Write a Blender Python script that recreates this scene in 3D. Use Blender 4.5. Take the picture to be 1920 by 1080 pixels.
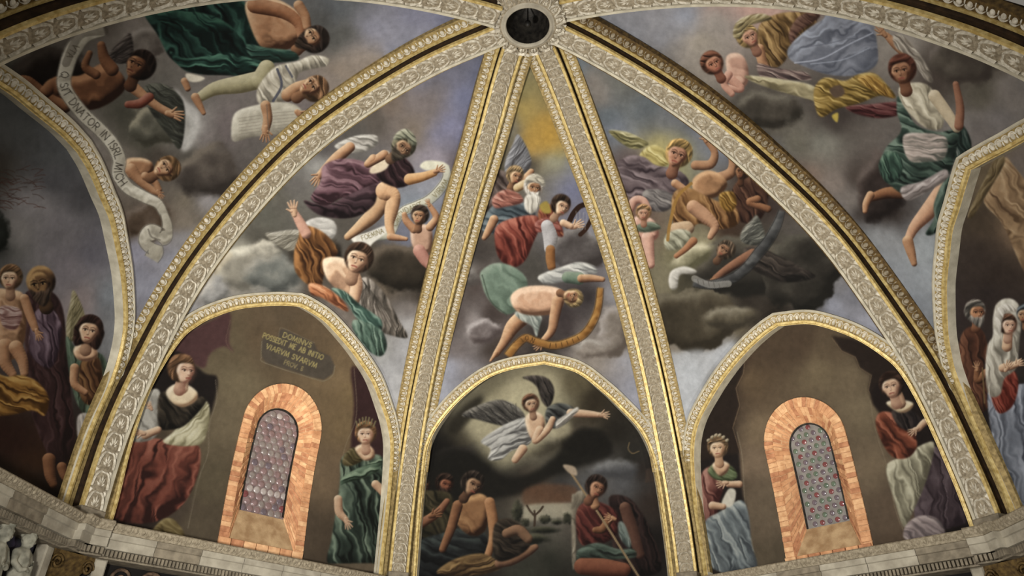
import bpy, math, random
import numpy as np
from mathutils import Matrix, Vector

for o in list(bpy.data.objects):
    bpy.data.objects.remove(o)
C = bpy.context.scene.collection
SC = bpy.context.scene
random.seed(7)

# ------------------------------------------------------------------ camera
S = 7.0                                   # circumradius of the octagon in metres
CAMP = np.array([-0.001, -1.101, -0.444]) * S
FPX, PITCH, YAW, ROLL = 1374.0, 0.581, -0.023, 0.013
_F = np.array([math.sin(YAW) * math.cos(PITCH), math.cos(YAW) * math.cos(PITCH), math.sin(PITCH)])
_R = np.array([math.cos(YAW), -math.sin(YAW), 0.0])
_U = np.cross(_R, _F)
CR_ = math.cos(ROLL) * _R + math.sin(ROLL) * _U
CU_ = -math.sin(ROLL) * _R + math.cos(ROLL) * _U
cam = bpy.data.cameras.new('camera')
cam.sensor_width = 36.0
cam.lens = FPX * 36.0 / 1920.0
cam.clip_end = 200
camo = bpy.data.objects.new('camera', cam)
M = Matrix(((CR_[0], CU_[0], -_F[0], CAMP[0]), (CR_[1], CU_[1], -_F[1], CAMP[1]),
            (CR_[2], CU_[2], -_F[2], CAMP[2]), (0, 0, 0, 1)))
camo.matrix_world = M
C.objects.link(camo)
SC.camera = camo

# ------------------------------------------------------------------ world, exposure, large lights
SC.view_settings.view_transform = 'Standard'
SC.view_settings.look = 'None'
SC.view_settings.gamma = 1.0
SC.view_settings.use_curve_mapping = False
SC.view_settings.exposure = 0.0
W = bpy.data.worlds.new('world')
SC.world = W
W.use_nodes = True
W.node_tree.nodes['Background'].inputs[0].default_value = (1.0, 0.93, 0.82, 1)
W.node_tree.nodes['Background'].inputs[1].default_value = 0.2


def lamp(name, kind, loc, energy, col=(1, 0.86, 0.66), target=None, size=0.3, spot=100, blend=0.8):
    l = bpy.data.lights.new(name, kind)
    l.energy = energy
    l.color = col
    if kind == 'SPOT':
        l.spot_size = math.radians(spot)
        l.spot_blend = blend
        l.shadow_soft_size = size
    elif kind == 'AREA':
        l.shape = 'DISK'
        l.size = size
    else:
        l.shadow_soft_size = size
    o = bpy.data.objects.new(name, l)
    o.location = loc
    if target is not None:
        d = Vector(target) - Vector(loc)
        o.rotation_euler = d.to_track_quat('-Z', 'Y').to_euler()
    C.objects.link(o)
    return o


# unseen lights near the visitors' walkway: key at left, fill added at right
WARM = (1, 0.98, 0.94)
lamp('unseen_side_light', 'SPOT', (-3.2, -5.0, -2.4), 5300, WARM, (1.0, 5.5, 3.0), 0.35, 110, 0.9)
lamp('unseen_side_light', 'SPOT', (2.8, -5.0, -2.4), 1350, WARM, (-1.0, 5.5, 3.2), 0.35, 110, 0.9)  # weak fill, added to brighten the right side
# smaller unseen lamps hovering free inside the far cornice, without fixtures
lamp('unseen_hovering_lamp', 'SPOT', (-4.2, 3.2, -0.25), 300, (1, 0.93, 0.8), (-0.5, 4.2, 6.0), 0.15, 130, 0.9)
lamp('unseen_hovering_lamp', 'SPOT', (4.4, 3.0, -0.25), 260, (1, 0.93, 0.8), (0.5, 4.2, 6.0), 0.15, 130, 0.9)
# ------------------------------------------------------------------ projection helpers
def project(P):
    v = np.asarray(P, float) - CAMP
    d = v @ _F
    return np.stack([960 + FPX * (v @ CR_) / d, 540 - FPX * (v @ CU_) / d], -1)


def rayd(q):
    q = np.asarray(q, float)
    x = (q[..., 0] - 960) / FPX
    y = -(q[..., 1] - 540) / FPX
    return _F + x[..., None] * CR_ + y[..., None] * CU_


def hit_plane(q, p0, n):
    d = rayd(q)
    t = ((p0 - CAMP) @ n) / (d @ n)
    return CAMP + d * t[..., None]


def resample(P, n=None, step=None):
    P = np.asarray(P, float)
    L = np.concatenate([[0], np.cumsum(np.linalg.norm(np.diff(P, axis=0), axis=1))])
    if n is None:
        n = max(2, int(round(L[-1] / step)) + 1)
    s = np.linspace(0, L[-1], n)
    return np.stack([np.interp(s, L, P[:, k]) for k in range(P.shape[1])], 1)


def catmull(P, per=8, closed=False):
    P = np.asarray(P, float)
    n = len(P)
    if closed:
        Q = np.concatenate([P[-1:], P, P[:2]])
        segs = n
    else:
        Q = np.concatenate([2 * P[:1] - P[1:2], P, 2 * P[-1:] - P[-2:-1]])
        segs = n - 1
    t = np.linspace(0, 1, per, endpoint=False)[:, None]
    out = []
    for i in range(segs):
        a, b, c, d = Q[i], Q[i + 1], Q[i + 2], Q[i + 3]
        out.append(0.5 * (2 * b + (c - a) * t + (2 * a - 5 * b + 4 * c - d) * t * t + (3 * b - a - 3 * c + d) * t ** 3))
    out = np.concatenate(out)
    if not closed:
        out = np.concatenate([out, P[-1:]])
    return out


# ------------------------------------------------------------------ rib centre lines
ANG = np.array([1.977, 1.150, 0.344, -0.426, -1.154, -1.892])   # UL, L, CL, CR, R, UR (from +Y to -X)
MEAS = [
    [(20, 85), (120, 50), (220, 18), (300, 2), (820, 6), (905, 27)],
    [(184, 930), (220, 810), (283, 675), (354, 540), (480, 375), (580, 272), (680, 200), (830, 112), (925, 75)],
    [(749, 1060), (777, 810), (840, 540), (912, 270), (955, 110)],
    [(1286, 1060), (1245, 810), (1182, 540), (1090, 270), (1025, 100)],
    [(1848, 965), (1795, 848), (1752, 747), (1690, 640), (1635, 565), (1602, 512), (1527, 420), (1440, 337), (1285, 207), (1160, 128), (1065, 75)],
    [(1080, 18), (1180, 3), (1560, 8), (1700, 42), (1800, 75), (1900, 115)],
]


def rib_profile(i):
    e, ez, q = 0.078, 1.03, 2.146
    th = np.linspace(0, math.pi / 2, 400)
    r = (1 + e) * np.cos(th) ** (2 / q) - e
    z = ez * np.sin(th) ** (2 / q)
    ok = r > 0.07
    rz = resample(np.stack([r[ok], z[ok]], 1) * S, 200)
    a = ANG[i]
    n = np.array([math.cos(a), math.sin(a), 0.0])         # plane normal
    out = np.array([-math.sin(a), math.cos(a), 0.0])
    W_ = hit_plane(np.array(MEAS[i], float), np.zeros(3), n)
    m = np.stack([W_ @ out, W_[:, 2]], 1)
    T = np.gradient(rz, axis=0)
    T /= np.linalg.norm(T, axis=1)[:, None]
    N = np.stack([-T[:, 1], T[:, 0]], 1)
    ks, ds = [], []
    for p in m:
        k = np.argmin(((rz - p) ** 2).sum(1))
        ks.append(k)
        ds.append(np.clip((p - rz[k]) @ N[k], -0.35, 0.35))
    o = np.argsort(ks)
    off = np.interp(np.arange(len(rz)), np.array(ks)[o], np.array(ds)[o])
    ker = np.ones(25) / 25
    off = np.convolve(np.pad(off, 12, mode='edge'), ker, mode='valid')
    rz = rz + N * off[:, None]
    rz = np.concatenate([[[rz[0, 0], -0.5]], [[rz[0, 0], -0.2]], rz])
    return resample(rz, 240)


RIBD = 0.36                                # depth of a rib, from the corner of the webs to its soffit
RIB = []                                   # (corner line, soffit line, tangent, normal inward, lateral)
for i in range(6):
    rz = rib_profile(i)
    a = ANG[i]
    out = np.array([-math.sin(a), math.cos(a), 0.0])
    lat = np.array([math.cos(a), math.sin(a), 0.0])       # to the right seen from inside
    T = np.gradient(rz, axis=0)
    T /= np.linalg.norm(T, axis=1)[:, None]
    N2 = np.stack([-T[:, 1], T[:, 0]], 1)                 # towards the inside of the dome
    sof = rz[:, :1] * out + rz[:, 1:] * np.array([0, 0, 1.0])
    T3 = T[:, :1] * out + T[:, 1:] * np.array([0, 0, 1.0])
    N3 = N2[:, :1] * out + N2[:, 1:] * np.array([0, 0, 1.0])
    RIB.append(dict(rz=rz, sof=sof, T=T3, N=N3, lat=lat, corner=sof - N3 * RIBD, a=a))


# ------------------------------------------------------------------ the five bays: ruled web surfaces
class Bay:
    def __init__(s, i, j):
        s.i, s.j = i, j
        s.A, s.B = RIB[i]['corner'], RIB[j]['corner']

    def P(s, u, v):
        u = np.asarray(u, float)
        v = np.clip(np.asarray(v, float), 0, 1) * (len(s.A) - 1)
        k = np.minimum(v.astype(int), len(s.A) - 2)
        f = (v - k)[..., None]
        a = s.A[k] * (1 - f) + s.A[k + 1] * f
        b = s.B[k] * (1 - f) + s.B[k + 1] * f
        return a * (1 - u[..., None]) + b * u[..., None]

    def normal(s, u, v):
        e = 1e-3
        d1 = s.P(u + e, v) - s.P(u - e, v)
        d2 = s.P(u, np.minimum(v + e, 1)) - s.P(u, np.maximum(v - e, 0))
        n = np.cross(d2, d1)
        n = n / np.linalg.norm(n, axis=-1)[..., None]
        p = s.P(u, v)                      # always towards the inside of the dome
        sg = np.sign(((np.array([0, 0, 2.0]) - p) * n).sum(-1))
        return n * sg[..., None]

    def inv(s, q):                         # pixel of the photograph -> (u, v) of this web
        q = np.atleast_2d(np.asarray(q, float))
        U, V = np.meshgrid(np.linspace(0, 1, 61), np.linspace(0, 1, 121))
        G = project(s.P(U, V)).reshape(-1, 2)
        U, V = U.ravel(), V.ravel()
        res = []
        for p in q:
            k = np.argmin(((G - p) ** 2).sum(1))
            x = np.array([U[k], V[k]])
            for it in range(8):
                f0 = project(s.P(x[0], x[1]))
                J = np.stack([(project(s.P(x[0] + 1e-4, x[1])) - f0) / 1e-4,
                              (project(s.P(x[0], x[1] + 1e-4)) - f0) / 1e-4], 1)
                try:
                    x = x + np.clip(np.linalg.solve(J, p - f0), -0.05, 0.05)
                except np.linalg.LinAlgError:
                    break
            res.append(x)
        return np.array(res)


BAYS = [Bay(0, 1), Bay(1, 2), Bay(2, 3), Bay(3, 4), Bay(4, 5)]      # UL, L, C, R, UR
ARCHPX = [
    [(0, 178), (25, 185), (75, 207), (112, 230), (137, 250), (152, 272), (175, 312), (197, 365), (212, 402), (222, 450), (232, 507), (236, 560), (236, 610), (226, 665), (208, 730), (182, 820), (150, 905)],
    [(207, 925), (240, 800), (272, 712), (325, 632), (362, 600), (400, 581), (450, 566), (517, 560), (562, 562), (580, 570), (617, 595), (655, 637), (680, 670), (705, 710), (722, 755), (735, 800), (739, 850), (738, 950), (733, 1050)],
    [(772, 1050), (774, 950), (779, 890), (793, 835), (815, 790), (855, 742), (905, 702), (955, 682), (1021, 671), (1085, 688), (1135, 725), (1172, 760), (1208, 800), (1232, 850), (1246, 910), (1258, 970), (1266, 1050)],
    [(1312, 1060), (1300, 950), (1293, 850), (1302, 790), (1330, 735), (1360, 690), (1397, 647), (1430, 617), (1456, 599), (1515, 594), (1565, 605), (1615, 625), (1665, 657), (1700, 690), (1745, 768), (1800, 890), (1828, 960)],
    [(1915, 232), (1877, 250), (1840, 283), (1812, 305), (1800, 345), (1790, 382), (1777, 425), (1772, 470), (1767, 520), (1767, 560), (1770, 615), (1776, 652), (1788, 700), (1820, 780), (1870, 900), (1890, 945)],
]
for b, (bay, px) in enumerate(zip(BAYS, ARCHPX)):
    uv = bay.inv(px)
    bay.arch_raw = uv
    if b == 0:                             # the outer half leaves the frame: mirrored about the apex
        k = 5
        keep = uv[k:]
        um = uv[k, 0]
        mir = keep[1:][::-1].copy()
        mir[:, 0] = 2 * um - mir[:, 0]
        uv = np.concatenate([mir, keep])
        uv[:, 0] = np.clip(uv[:, 0], 0.02, 1.0)
    if b == 4:
        uv = uv[3:]
        um = uv[0, 0]
        mir = uv[1:].copy()
        mir[:, 0] = 2 * um - mir[:, 0]
        uv = np.concatenate([uv[::-1], mir])
        uv[:, 0] = np.clip(uv[:, 0], 0.0, 0.98)
    bay.arch = uv
    bay.arch[:, 0] = np.clip(bay.arch[:, 0], 0.05, 0.95)
    lo, hi = bay.arch[0].copy(), bay.arch[-1].copy()      # the feet run on behind the cornice
    lo[1] = hi[1] = 0.012
    bay.arch = np.concatenate([[lo], bay.arch, [hi]])
def rec_depth(v, bay=None):                # how far a lunette lies behind the web, growing towards its apex
    t = np.clip((np.asarray(v, float) - 0.05) / 0.36, 0, 1.3)
    side = bay is not None and bay.i in (0, 4)
    r0, r1 = (0.04, 0.13) if side else (0.09, 0.30)
    return r0 + (r1 - r0) * t ** 1.3


def lun(bay, u, v):
    return bay.P(u, v) - bay.normal(u, v) * rec_depth(v, bay)[..., None]


def wplane(bay):
    a, b = lun(bay, np.array([0.2, 0.8]), np.array([0.06, 0.06]))
    c = lun(bay, np.array([0.5]), np.array([0.23]))[0]
    h = (b - a) / np.linalg.norm(b - a)
    up = c - (a + b) / 2
    up -= h * (up @ h)
    up /= np.linalg.norm(up)
    n = np.cross(up, h)                    # checked below: towards the inside
    m = (a + b) / 2
    if n @ (np.array([0, 0, m[2]]) - m) < 0:
        n = -n
    return m, h, up, n
# ------------------------------------------------------------------ materials
def srgb(c):
    c = np.asarray(c, float) / 255.0
    return np.where(c <= 0.04045, c / 12.92, ((c + 0.055) / 1.055) ** 2.4)


def mat(name, c1, c2=None, rough=0.8, metal=0.0, scale=12.0, bump=0.25, bscale=60.0, spec=0.25, detail=6.0):
    m = bpy.data.materials.new(name)
    m.use_nodes = True
    nt = m.node_tree
    b = nt.nodes['Principled BSDF']
    b.inputs['Roughness'].default_value = rough
    b.inputs['Metallic'].default_value = metal
    b.inputs['Specular IOR Level'].default_value = spec
    c2 = c1 if c2 is None else c2
    tc = nt.nodes.new('ShaderNodeTexCoord')
    n1 = nt.nodes.new('ShaderNodeTexNoise')
    n1.inputs['Scale'].default_value = scale
    n1.inputs['Detail'].default_value = detail
    r = nt.nodes.new('ShaderNodeValToRGB')
    r.color_ramp.elements[0].position = 0.35
    r.color_ramp.elements[1].position = 0.68
    r.color_ramp.elements[0].color = (*srgb(c1), 1)
    r.color_ramp.elements[1].color = (*srgb(c2), 1)
    geo = nt.nodes.new('ShaderNodeNewGeometry')
    nt.links.new(geo.outputs['Position'], n1.inputs['Vector'])
    nt.links.new(n1.outputs['Fac'], r.inputs['Fac'])
    nt.links.new(r.outputs['Color'], b.inputs['Base Color'])
    if bump:
        n2 = nt.nodes.new('ShaderNodeTexNoise')
        n2.inputs['Scale'].default_value = bscale
        n2.inputs['Detail'].default_value = 4
        nt.links.new(geo.outputs['Position'], n2.inputs['Vector'])
        bp = nt.nodes.new('ShaderNodeBump')
        bp.inputs['Strength'].default_value = bump
        bp.inputs['Distance'].default_value = 0.01
        nt.links.new(n2.outputs['Fac'], bp.inputs['Height'])
        nt.links.new(bp.outputs['Normal'], b.inputs['Normal'])
    return m


def fresco_mat():
    m = bpy.data.materials.new('fresco_paint')
    m.use_nodes = True
    nt = m.node_tree
    b = nt.nodes['Principled BSDF']
    b.inputs['Roughness'].default_value = 0.85
    b.inputs['Specular IOR Level'].default_value = 0.12
    a = nt.nodes.new('ShaderNodeAttribute')
    a.attribute_name = 'paint'
    geo = nt.nodes.new('ShaderNodeNewGeometry')
    n = nt.nodes.new('ShaderNodeTexNoise')
    n.inputs['Scale'].default_value = 9
    n.inputs['Detail'].default_value = 8
    n.inputs['Roughness'].default_value = 0.65
    nt.links.new(geo.outputs['Position'], n.inputs['Vector'])
    mr = nt.nodes.new('ShaderNodeMapRange')
    mr.inputs['From Min'].default_value = 0.3
    mr.inputs['From Max'].default_value = 0.7
    mr.inputs['To Min'].default_value = 0.86
    mr.inputs['To Max'].default_value = 1.12
    nt.links.new(n.outputs['Fac'], mr.inputs['Value'])
    mx = nt.nodes.new('ShaderNodeVectorMath')
    mx.operation = 'SCALE'
    nt.links.new(a.outputs['Color'], mx.inputs[0])
    nt.links.new(mr.outputs['Result'], mx.inputs['Scale'])
    nt.links.new(mx.outputs['Vector'], b.inputs['Base Color'])
    bp = nt.nodes.new('ShaderNodeBump')
    bp.inputs['Strength'].default_value = 0.12
    bp.inputs['Distance'].default_value = 0.01
    n3 = nt.nodes.new('ShaderNodeTexNoise')
    n3.inputs['Scale'].default_value = 45
    nt.links.new(geo.outputs['Position'], n3.inputs['Vector'])
    nt.links.new(n3.outputs['Fac'], bp.inputs['Height'])
    nt.links.new(bp.outputs['Normal'], b.inputs['Normal'])
    return m


MT = dict(
    fresco=fresco_mat(),
    stucco=mat('pale_carved_stucco', (172, 163, 144), (224, 216, 198), scale=20),
    stucco_dark=mat('darker_stucco', (116, 105, 86), (158, 146, 124), scale=25),  # darker ground that sets off the carved relief
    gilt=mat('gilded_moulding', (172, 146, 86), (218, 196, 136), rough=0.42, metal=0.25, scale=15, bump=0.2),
    gilt_dark=mat('brown_shaded_gilding', (66, 50, 28), (108, 86, 48), rough=0.6, metal=0.1, scale=18),  # brown gilding; on the right rib it also carries painted shade
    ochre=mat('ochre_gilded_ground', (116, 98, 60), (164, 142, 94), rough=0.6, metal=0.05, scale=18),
    groove=mat('dark_hollow_moulding', (38, 28, 19), (62, 46, 30), rough=0.8, scale=10),  # the shade of the hollow is put into this dark colour
    plaster=mat('plaster_reveal', (172, 164, 144), (202, 194, 172), scale=6),
    stone=mat('pale_cornice_stone', (138, 130, 114), (170, 162, 144), scale=5),
    stone_grey=mat('grey_cornice_stone', (104, 95, 80), (138, 127, 108), scale=8),
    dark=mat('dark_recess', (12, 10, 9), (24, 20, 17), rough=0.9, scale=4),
    shell=mat('rough_outer_masonry', (70, 60, 50), (95, 82, 68), scale=4),
    brick=mat('orange_brick', (178, 126, 88), (214, 162, 118), scale=9, bump=0.5, bscale=80),
    brick2=mat('pale_orange_brick', (196, 148, 106), (228, 184, 138), scale=11, bump=0.5, bscale=80),
    brick3=mat('deep_red_brick', (158, 106, 74), (194, 138, 100), scale=11, bump=0.5, bscale=80),
    mortar=mat('lime_mortar', (170, 128, 92), (204, 164, 124), scale=20),
    sill=mat('sandy_plaster_sill', (150, 120, 86), (186, 158, 120), scale=6, bump=0.5),
    lead=mat('window_lead', (104, 98, 94), (130, 122, 116), rough=0.5, metal=0.4, scale=30),
    sheet_pink=mat('pinkish_window_glass', (104, 90, 88), (140, 122, 118), rough=0.25, spec=0.6, scale=7, bump=0.3, bscale=40),
    sheet_grey=mat('greyish_window_glass', (118, 114, 108), (142, 136, 130), rough=0.22, spec=0.6, scale=7, bump=0.3, bscale=40),
    bronze=mat('dark_bronze', (30, 28, 26), (56, 52, 46), rough=0.5, metal=0.4, scale=12),
)


def glassmat(name, c, rough=0.18, spec=0.6):
    m = mat(name, tuple(int(x * 0.85) for x in c), c, rough=rough, scale=14, bump=0.3, bscale=35, spec=spec)
    m.node_tree.nodes['Principled BSDF'].inputs['Coat Weight'].default_value = 0.3
    return m


GL = dict(grey=glassmat('grey_glass', (140, 130, 124)), pink=glassmat('pink_glass', (140, 116, 114)), red=glassmat('red_glass', (128, 72, 72)),
          green=glassmat('green_glass', (102, 116, 98)), pale=glassmat('pale_highlight_glass', (178, 168, 162)), violet=glassmat('violet_glass', (112, 100, 106)))


# ------------------------------------------------------------------ object helpers
def tag(o, label=None, cat=None, group=None, kind=None):
    if label: o['label'] = label
    if cat: o['category'] = cat
    if group: o['group'] = group
    if kind: o['kind'] = kind
    return o


def empty(name, loc=(0, 0, 0)):
    o = bpy.data.objects.new(name, None)
    o.empty_display_size = 0.2
    o.location = Vector([float(x) for x in loc])
    C.objects.link(o)
    return o


def mkmesh(name, V, Fc, m, smooth=False):
    me = bpy.data.meshes.new(name)
    me.from_pydata([tuple(map(float, v)) for v in V], [], [tuple(map(int, f)) for f in Fc])
    if smooth:
        me.polygons.foreach_set('use_smooth', [True] * len(me.polygons))
    me.materials.append(m)
    me.update()
    return me


def put(name, me, parent=None, mw=None):
    o = bpy.data.objects.new(name, me)
    C.objects.link(o)
    if parent is not None:
        o.parent = parent
        o.matrix_parent_inverse = Matrix.Translation(-parent.location)
    if mw is not None:
        o.matrix_basis = mw
    return o


def mesh_obj(name, V, Fc, m, parent=None, smooth=False):
    return put(name, mkmesh(name, V, Fc, m, smooth), parent)


def frame_matrix(p, x, y, z, sx=1, sy=1, sz=1):
    return Matrix(((x[0] * sx, y[0] * sy, z[0] * sz, p[0]), (x[1] * sx, y[1] * sy, z[1] * sz, p[1]),
                   (x[2] * sx, y[2] * sy, z[2] * sz, p[2]), (0, 0, 0, 1)))


def sweep(pos, lat, nor, sec):
    V = []
    for p, l, n in zip(pos, lat, nor):
        for s_, d_ in sec:
            V.append(p + l * s_ + n * d_)
    k = len(sec)
    Fc = []
    for a in range(len(pos) - 1):
        for b in range(k - 1):
            Fc.append((a * k + b, a * k + b + 1, (a + 1) * k + b + 1, (a + 1) * k + b))
    return V, Fc


def boxmesh(name, m, x0, x1, y0, y1, z0, z1, bev=0.0):
    if not bev:
        V = [(x, y, z) for z in (z0, z1) for y in (y0, y1) for x in (x0, x1)]
        Fc = [(0, 2, 3, 1), (4, 5, 7, 6), (0, 1, 5, 4), (2, 6, 7, 3), (0, 4, 6, 2), (1, 3, 7, 5)]
    else:                                  # front edges chamfered (front = z1)
        V = [(x, y, z0) for y in (y0, y1) for x in (x0, x1)] + [(x, y, z1 - bev) for y in (y0, y1) for x in (x0, x1)] + \
            [(x, y, z1) for y in (y0 + bev, y1 - bev) for x in (x0 + bev, x1 - bev)]
        Fc = [(0, 2, 3, 1), (0, 1, 5, 4), (2, 6, 7, 3), (0, 4, 6, 2), (1, 3, 7, 5), (4, 5, 9, 8), (6, 10, 11, 7), (4, 8, 10, 6), (5, 7, 11, 9), (8, 9, 11, 10)]
    return mkmesh(name, V, Fc, m)


def egg_mesh(name, m):                     # unit egg in a cup: x along the moulding (pitch 1), y across (width 1), z out
    V, Fc = [], []
    n = 10
    prof = [(1.0, 0.0), (0.86, 0.55), (0.45, 0.92)]
    for r, z in prof:
        for k in range(n):
            t = 2 * math.pi * k / n
            V.append((0.27 * r * math.cos(t), 0.06 + 0.36 * r * math.sin(t), z))
    V.append((0, 0.06, 1.05))
    for a in range(2):
        for k in range(n):
            Fc.append((a * n + k, a * n + (k + 1) % n, (a + 1) * n + (k + 1) % n, (a + 1) * n + k))
    for k in range(n):
        Fc.append((2 * n + k, 2 * n + (k + 1) % n, 3 * n))
    b = len(V)                             # the raised shell round the egg
    m2 = 7
    for k in range(m2):
        t = math.pi * (0.02 + 0.96 * k / (m2 - 1))
        for r, z in ((0.36, 0.0), (0.43, 0.75), (0.49, 0.0)):
            V.append((r * math.cos(t), 0.02 - (0.47 / 0.49) * r * math.sin(t) if True else 0, z))
    for k in range(m2 - 1):
        for j in range(2):
            Fc.append((b + k * 3 + j, b + k * 3 + j + 1, b + (k + 1) * 3 + j + 1, b + (k + 1) * 3 + j))
    b = len(V)                             # dart between two eggs
    V += [(0.43, 0.5, 0), (0.57, 0.5, 0), (0.5, -0.3, 0), (0.5, 0.3, 0.8)]
    Fc += [(b, b + 1, b + 3), (b + 1, b + 2, b + 3), (b + 2, b, b + 3)]
    return mkmesh(name, V, Fc, m, True)


def leaf_mesh(name, m):                    # unit scallop with an acanthus leaf inside; x along, y across, z out
    V, Fc = [], []
    n = 11
    for k in range(n):
        t = math.pi * k / (n - 1)
        wob = 1 + 0.06 * math.cos(6 * t)
        for r, z in ((0.80, 0.0), (0.90, 1.0), (1.0, 0.0)):
            V.append((0.02 + 0.90 * r * wob * math.sin(t) ** 0.8, 0.5 * r * math.cos(t), z * 0.9))
    for k in range(n - 1):
        for j in range(2):
            Fc.append((k * 3 + j, k * 3 + j + 1, (k + 1) * 3 + j + 1, (k + 1) * 3 + j))
    for a, ln in ((0, 0.64), (0.5, 0.56), (-0.5, 0.56), (1.02, 0.44), (-1.02, 0.44)):
        b = len(V)
        ca, sa = math.cos(a), math.sin(a) * 0.62
        px, py = -math.sin(a), math.cos(a) * 0.62
        w = 0.11
        for (l, q, z) in ((0.02, 0, 0.1), (ln * 0.6, w, 0.0), (ln * 0.6, 0, 1.0), (ln * 0.6, -w, 0.0), (ln, 0, 0.35)):
            V.append((0.06 + l * ca + q * px, l * sa + q * py, z))
        Fc += [(b, b + 1, b + 2), (b, b + 2, b + 3), (b + 1, b + 4, b + 2), (b + 2, b + 4, b + 3)]
    for sy in (-1, 1):                     # little curls in the corners between two scallops
        b = len(V)
        V += [(0.62, sy * 0.5, 0), (0.98, sy * 0.5, 0), (0.95, sy * 0.2, 0), (0.85, sy * 0.38, 0.7)]
        Fc += [(b, b + 1, b + 3), (b + 1, b + 2, b + 3), (b + 2, b, b + 3)]
    return mkmesh(name, V, Fc, m, False)


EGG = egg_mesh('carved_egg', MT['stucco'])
EGG_D = egg_mesh('darker_egg', MT['stucco_dark'])  # darker eggs: put the right rib's shade into the colour; also on the cornice
LEAF = leaf_mesh('carved_leaf', MT['stucco'])


def along(path, step, lo=None, hi=None):
    """positions at regular steps: returns fractional indices into path"""
    L = np.concatenate([[0], np.cumsum(np.linalg.norm(np.diff(path, axis=0), axis=1))])
    a = 0 if lo is None else L[lo]
    b = L[-1] if hi is None else L[hi]
    n = max(1, int((b - a) / step))
    s_ = a + (np.arange(n) + 0.5) * (b - a) / n
    return np.interp(s_, L, np.arange(len(path))), (b - a) / n


def at(arr, f):
    k = min(int(f), len(arr) - 2)
    t = f - k
    return arr[k] * (1 - t) + arr[k + 1] * t


def unit(v):
    return v / np.linalg.norm(v)


# ------------------------------------------------------------------ vault ribs
RIBTXT = [
    'carved rib crossing the top left corner above the green robed painted figure',
    'long gilded rib sweeping from the boss down to the lower left cornice',
    'straight gilded rib left of the narrow central fresco, rising to the boss',
    'straight gilded rib right of the narrow central fresco, rising to the boss',
    'long dark sided rib sweeping from the boss down to the lower right cornice',
    'carved rib crossing the top right corner above the blue draped painted figure']
BASEK = 10


def build_rib(i):
    rb = RIB[i]
    pos, N, T = rb['sof'], rb['N'], rb['T']
    lat = np.repeat(rb['lat'][None], len(pos), 0)
    root = empty('vault_rib', pos[BASEK])
    tag(root, RIBTXT[i], 'rib', 'carved ribs of the vault')
    big = i in (0, 1, 4, 5)
    lw = 0.155 if big else 0.14             # half width of the leaf soffit
    k0 = BASEK
    sl = slice(k0, None)
    D = -RIBD
    V, Fc = sweep(pos[sl], lat[sl], N[sl], [(-lw, -0.035), (-lw * 0.55, -0.008), (0, 0), (lw * 0.55, -0.008), (lw, -0.035)])
    leafbed = mesh_obj('leaf_band', V, Fc, MT['stucco_dark'], root, True)
    for sd in (-1, 1):
        V, Fc = sweep(pos[sl], lat[sl], N[sl], [(sd * lw, -0.035), (sd * lw, 0.0), (sd * (lw + 0.045), 0.0), (sd * (lw + 0.05), -0.05), (sd * (lw + 0.03), -0.07)])
        mesh_obj('gilt_fillet', V, Fc, MT['gilt'] if not big else (MT['plaster'] if sd * (1 if i in (0, 1) else -1) > 0 else MT['gilt']), root)
        a0 = lw + 0.03
        V, Fc = sweep(pos[sl], lat[sl], N[sl], [(sd * a0, -0.07), (sd * (a0 - 0.01), -0.15), (sd * a0, -0.235), (sd * (a0 + 0.02), -0.255)])
        mesh_obj('hollow_flank', V, Fc, MT['groove'], root)
        ke = EGGK[i][0 if sd < 0 else 1]
        se = slice(ke, None)
        g0, g1 = a0 + 0.02, a0 + 0.075
        V, Fc = sweep(pos[se], lat[se], N[se], [(sd * g0, -0.255), (sd * g0, -0.19), (sd * g1, -0.185), (sd * g1, -0.205)])
        mesh_obj('gilt_fillet', V, Fc, MT['gilt'], root)
        far = (i, sd) in ((0, 1), (1, 1), (4, -1), (5, -1))          # the side turned to the crown is a narrow plain band
        e0, e1 = g1, g1 + (0.05 if far else 0.165 if big else 0.145)
        V, Fc = sweep(pos[se], lat[se], N[se], [(sd * e0, -0.205), (sd * e1, -0.21 + 0.02), (sd * (e1 + 0.03), -0.19), (sd * (e1 + 0.035), -0.30)])
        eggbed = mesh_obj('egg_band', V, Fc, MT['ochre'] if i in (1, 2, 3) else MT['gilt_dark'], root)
        sp = slice(k0, ke + 1)
        V, Fc = sweep(pos[sp], lat[sp], N[sp], [(sd * g0, -0.255), (sd * g0, -0.19), (sd * g1, -0.185), (sd * e0, -0.205), (sd * (e0 + e1) / 2, -0.17), (sd * e1, -0.19), (sd * (e1 + 0.03), -0.30)])
        mesh_obj('spandrel_strip', V, Fc, MT['ochre'], root)
        fr, st = along(pos, 0.135 if big else 0.105, ke)
        for f in ([] if far else fr):
            p, n, t = at(pos, f), unit(at(N, f)), unit(at(T, f))
            y = unit(rb['lat'] * sd + n * 0.1)
            z = unit(n - y * (n @ y))
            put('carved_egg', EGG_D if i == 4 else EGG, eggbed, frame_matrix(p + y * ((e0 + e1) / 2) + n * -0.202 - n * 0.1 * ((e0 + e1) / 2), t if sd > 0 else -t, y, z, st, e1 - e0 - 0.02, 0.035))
    step = 0.30 if big else 0.185
    fr, st = along(pos, step, k0)
    for f in fr:
        p, n, t = at(pos, f), unit(at(N, f)), unit(at(T, f))
        y = rb['lat']
        put('carved_leaf', LEAF, leafbed, frame_matrix(p - t * st * 0.5 - n * 0.02, t, y, n, st, lw * 1.9, 0.045))
    # plain stone block at the foot of the rib
    p, n, t = pos[k0], N[k0], T[k0]
    bm = boxmesh('foot_block', MT['stone_grey'], -lw - 0.05, lw + 0.05, -0.26, 0.0, -0.25, 0.03, 0.015)
    put('foot_block', bm, root, frame_matrix(p, rb['lat'], t, n))
    return root


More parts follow.
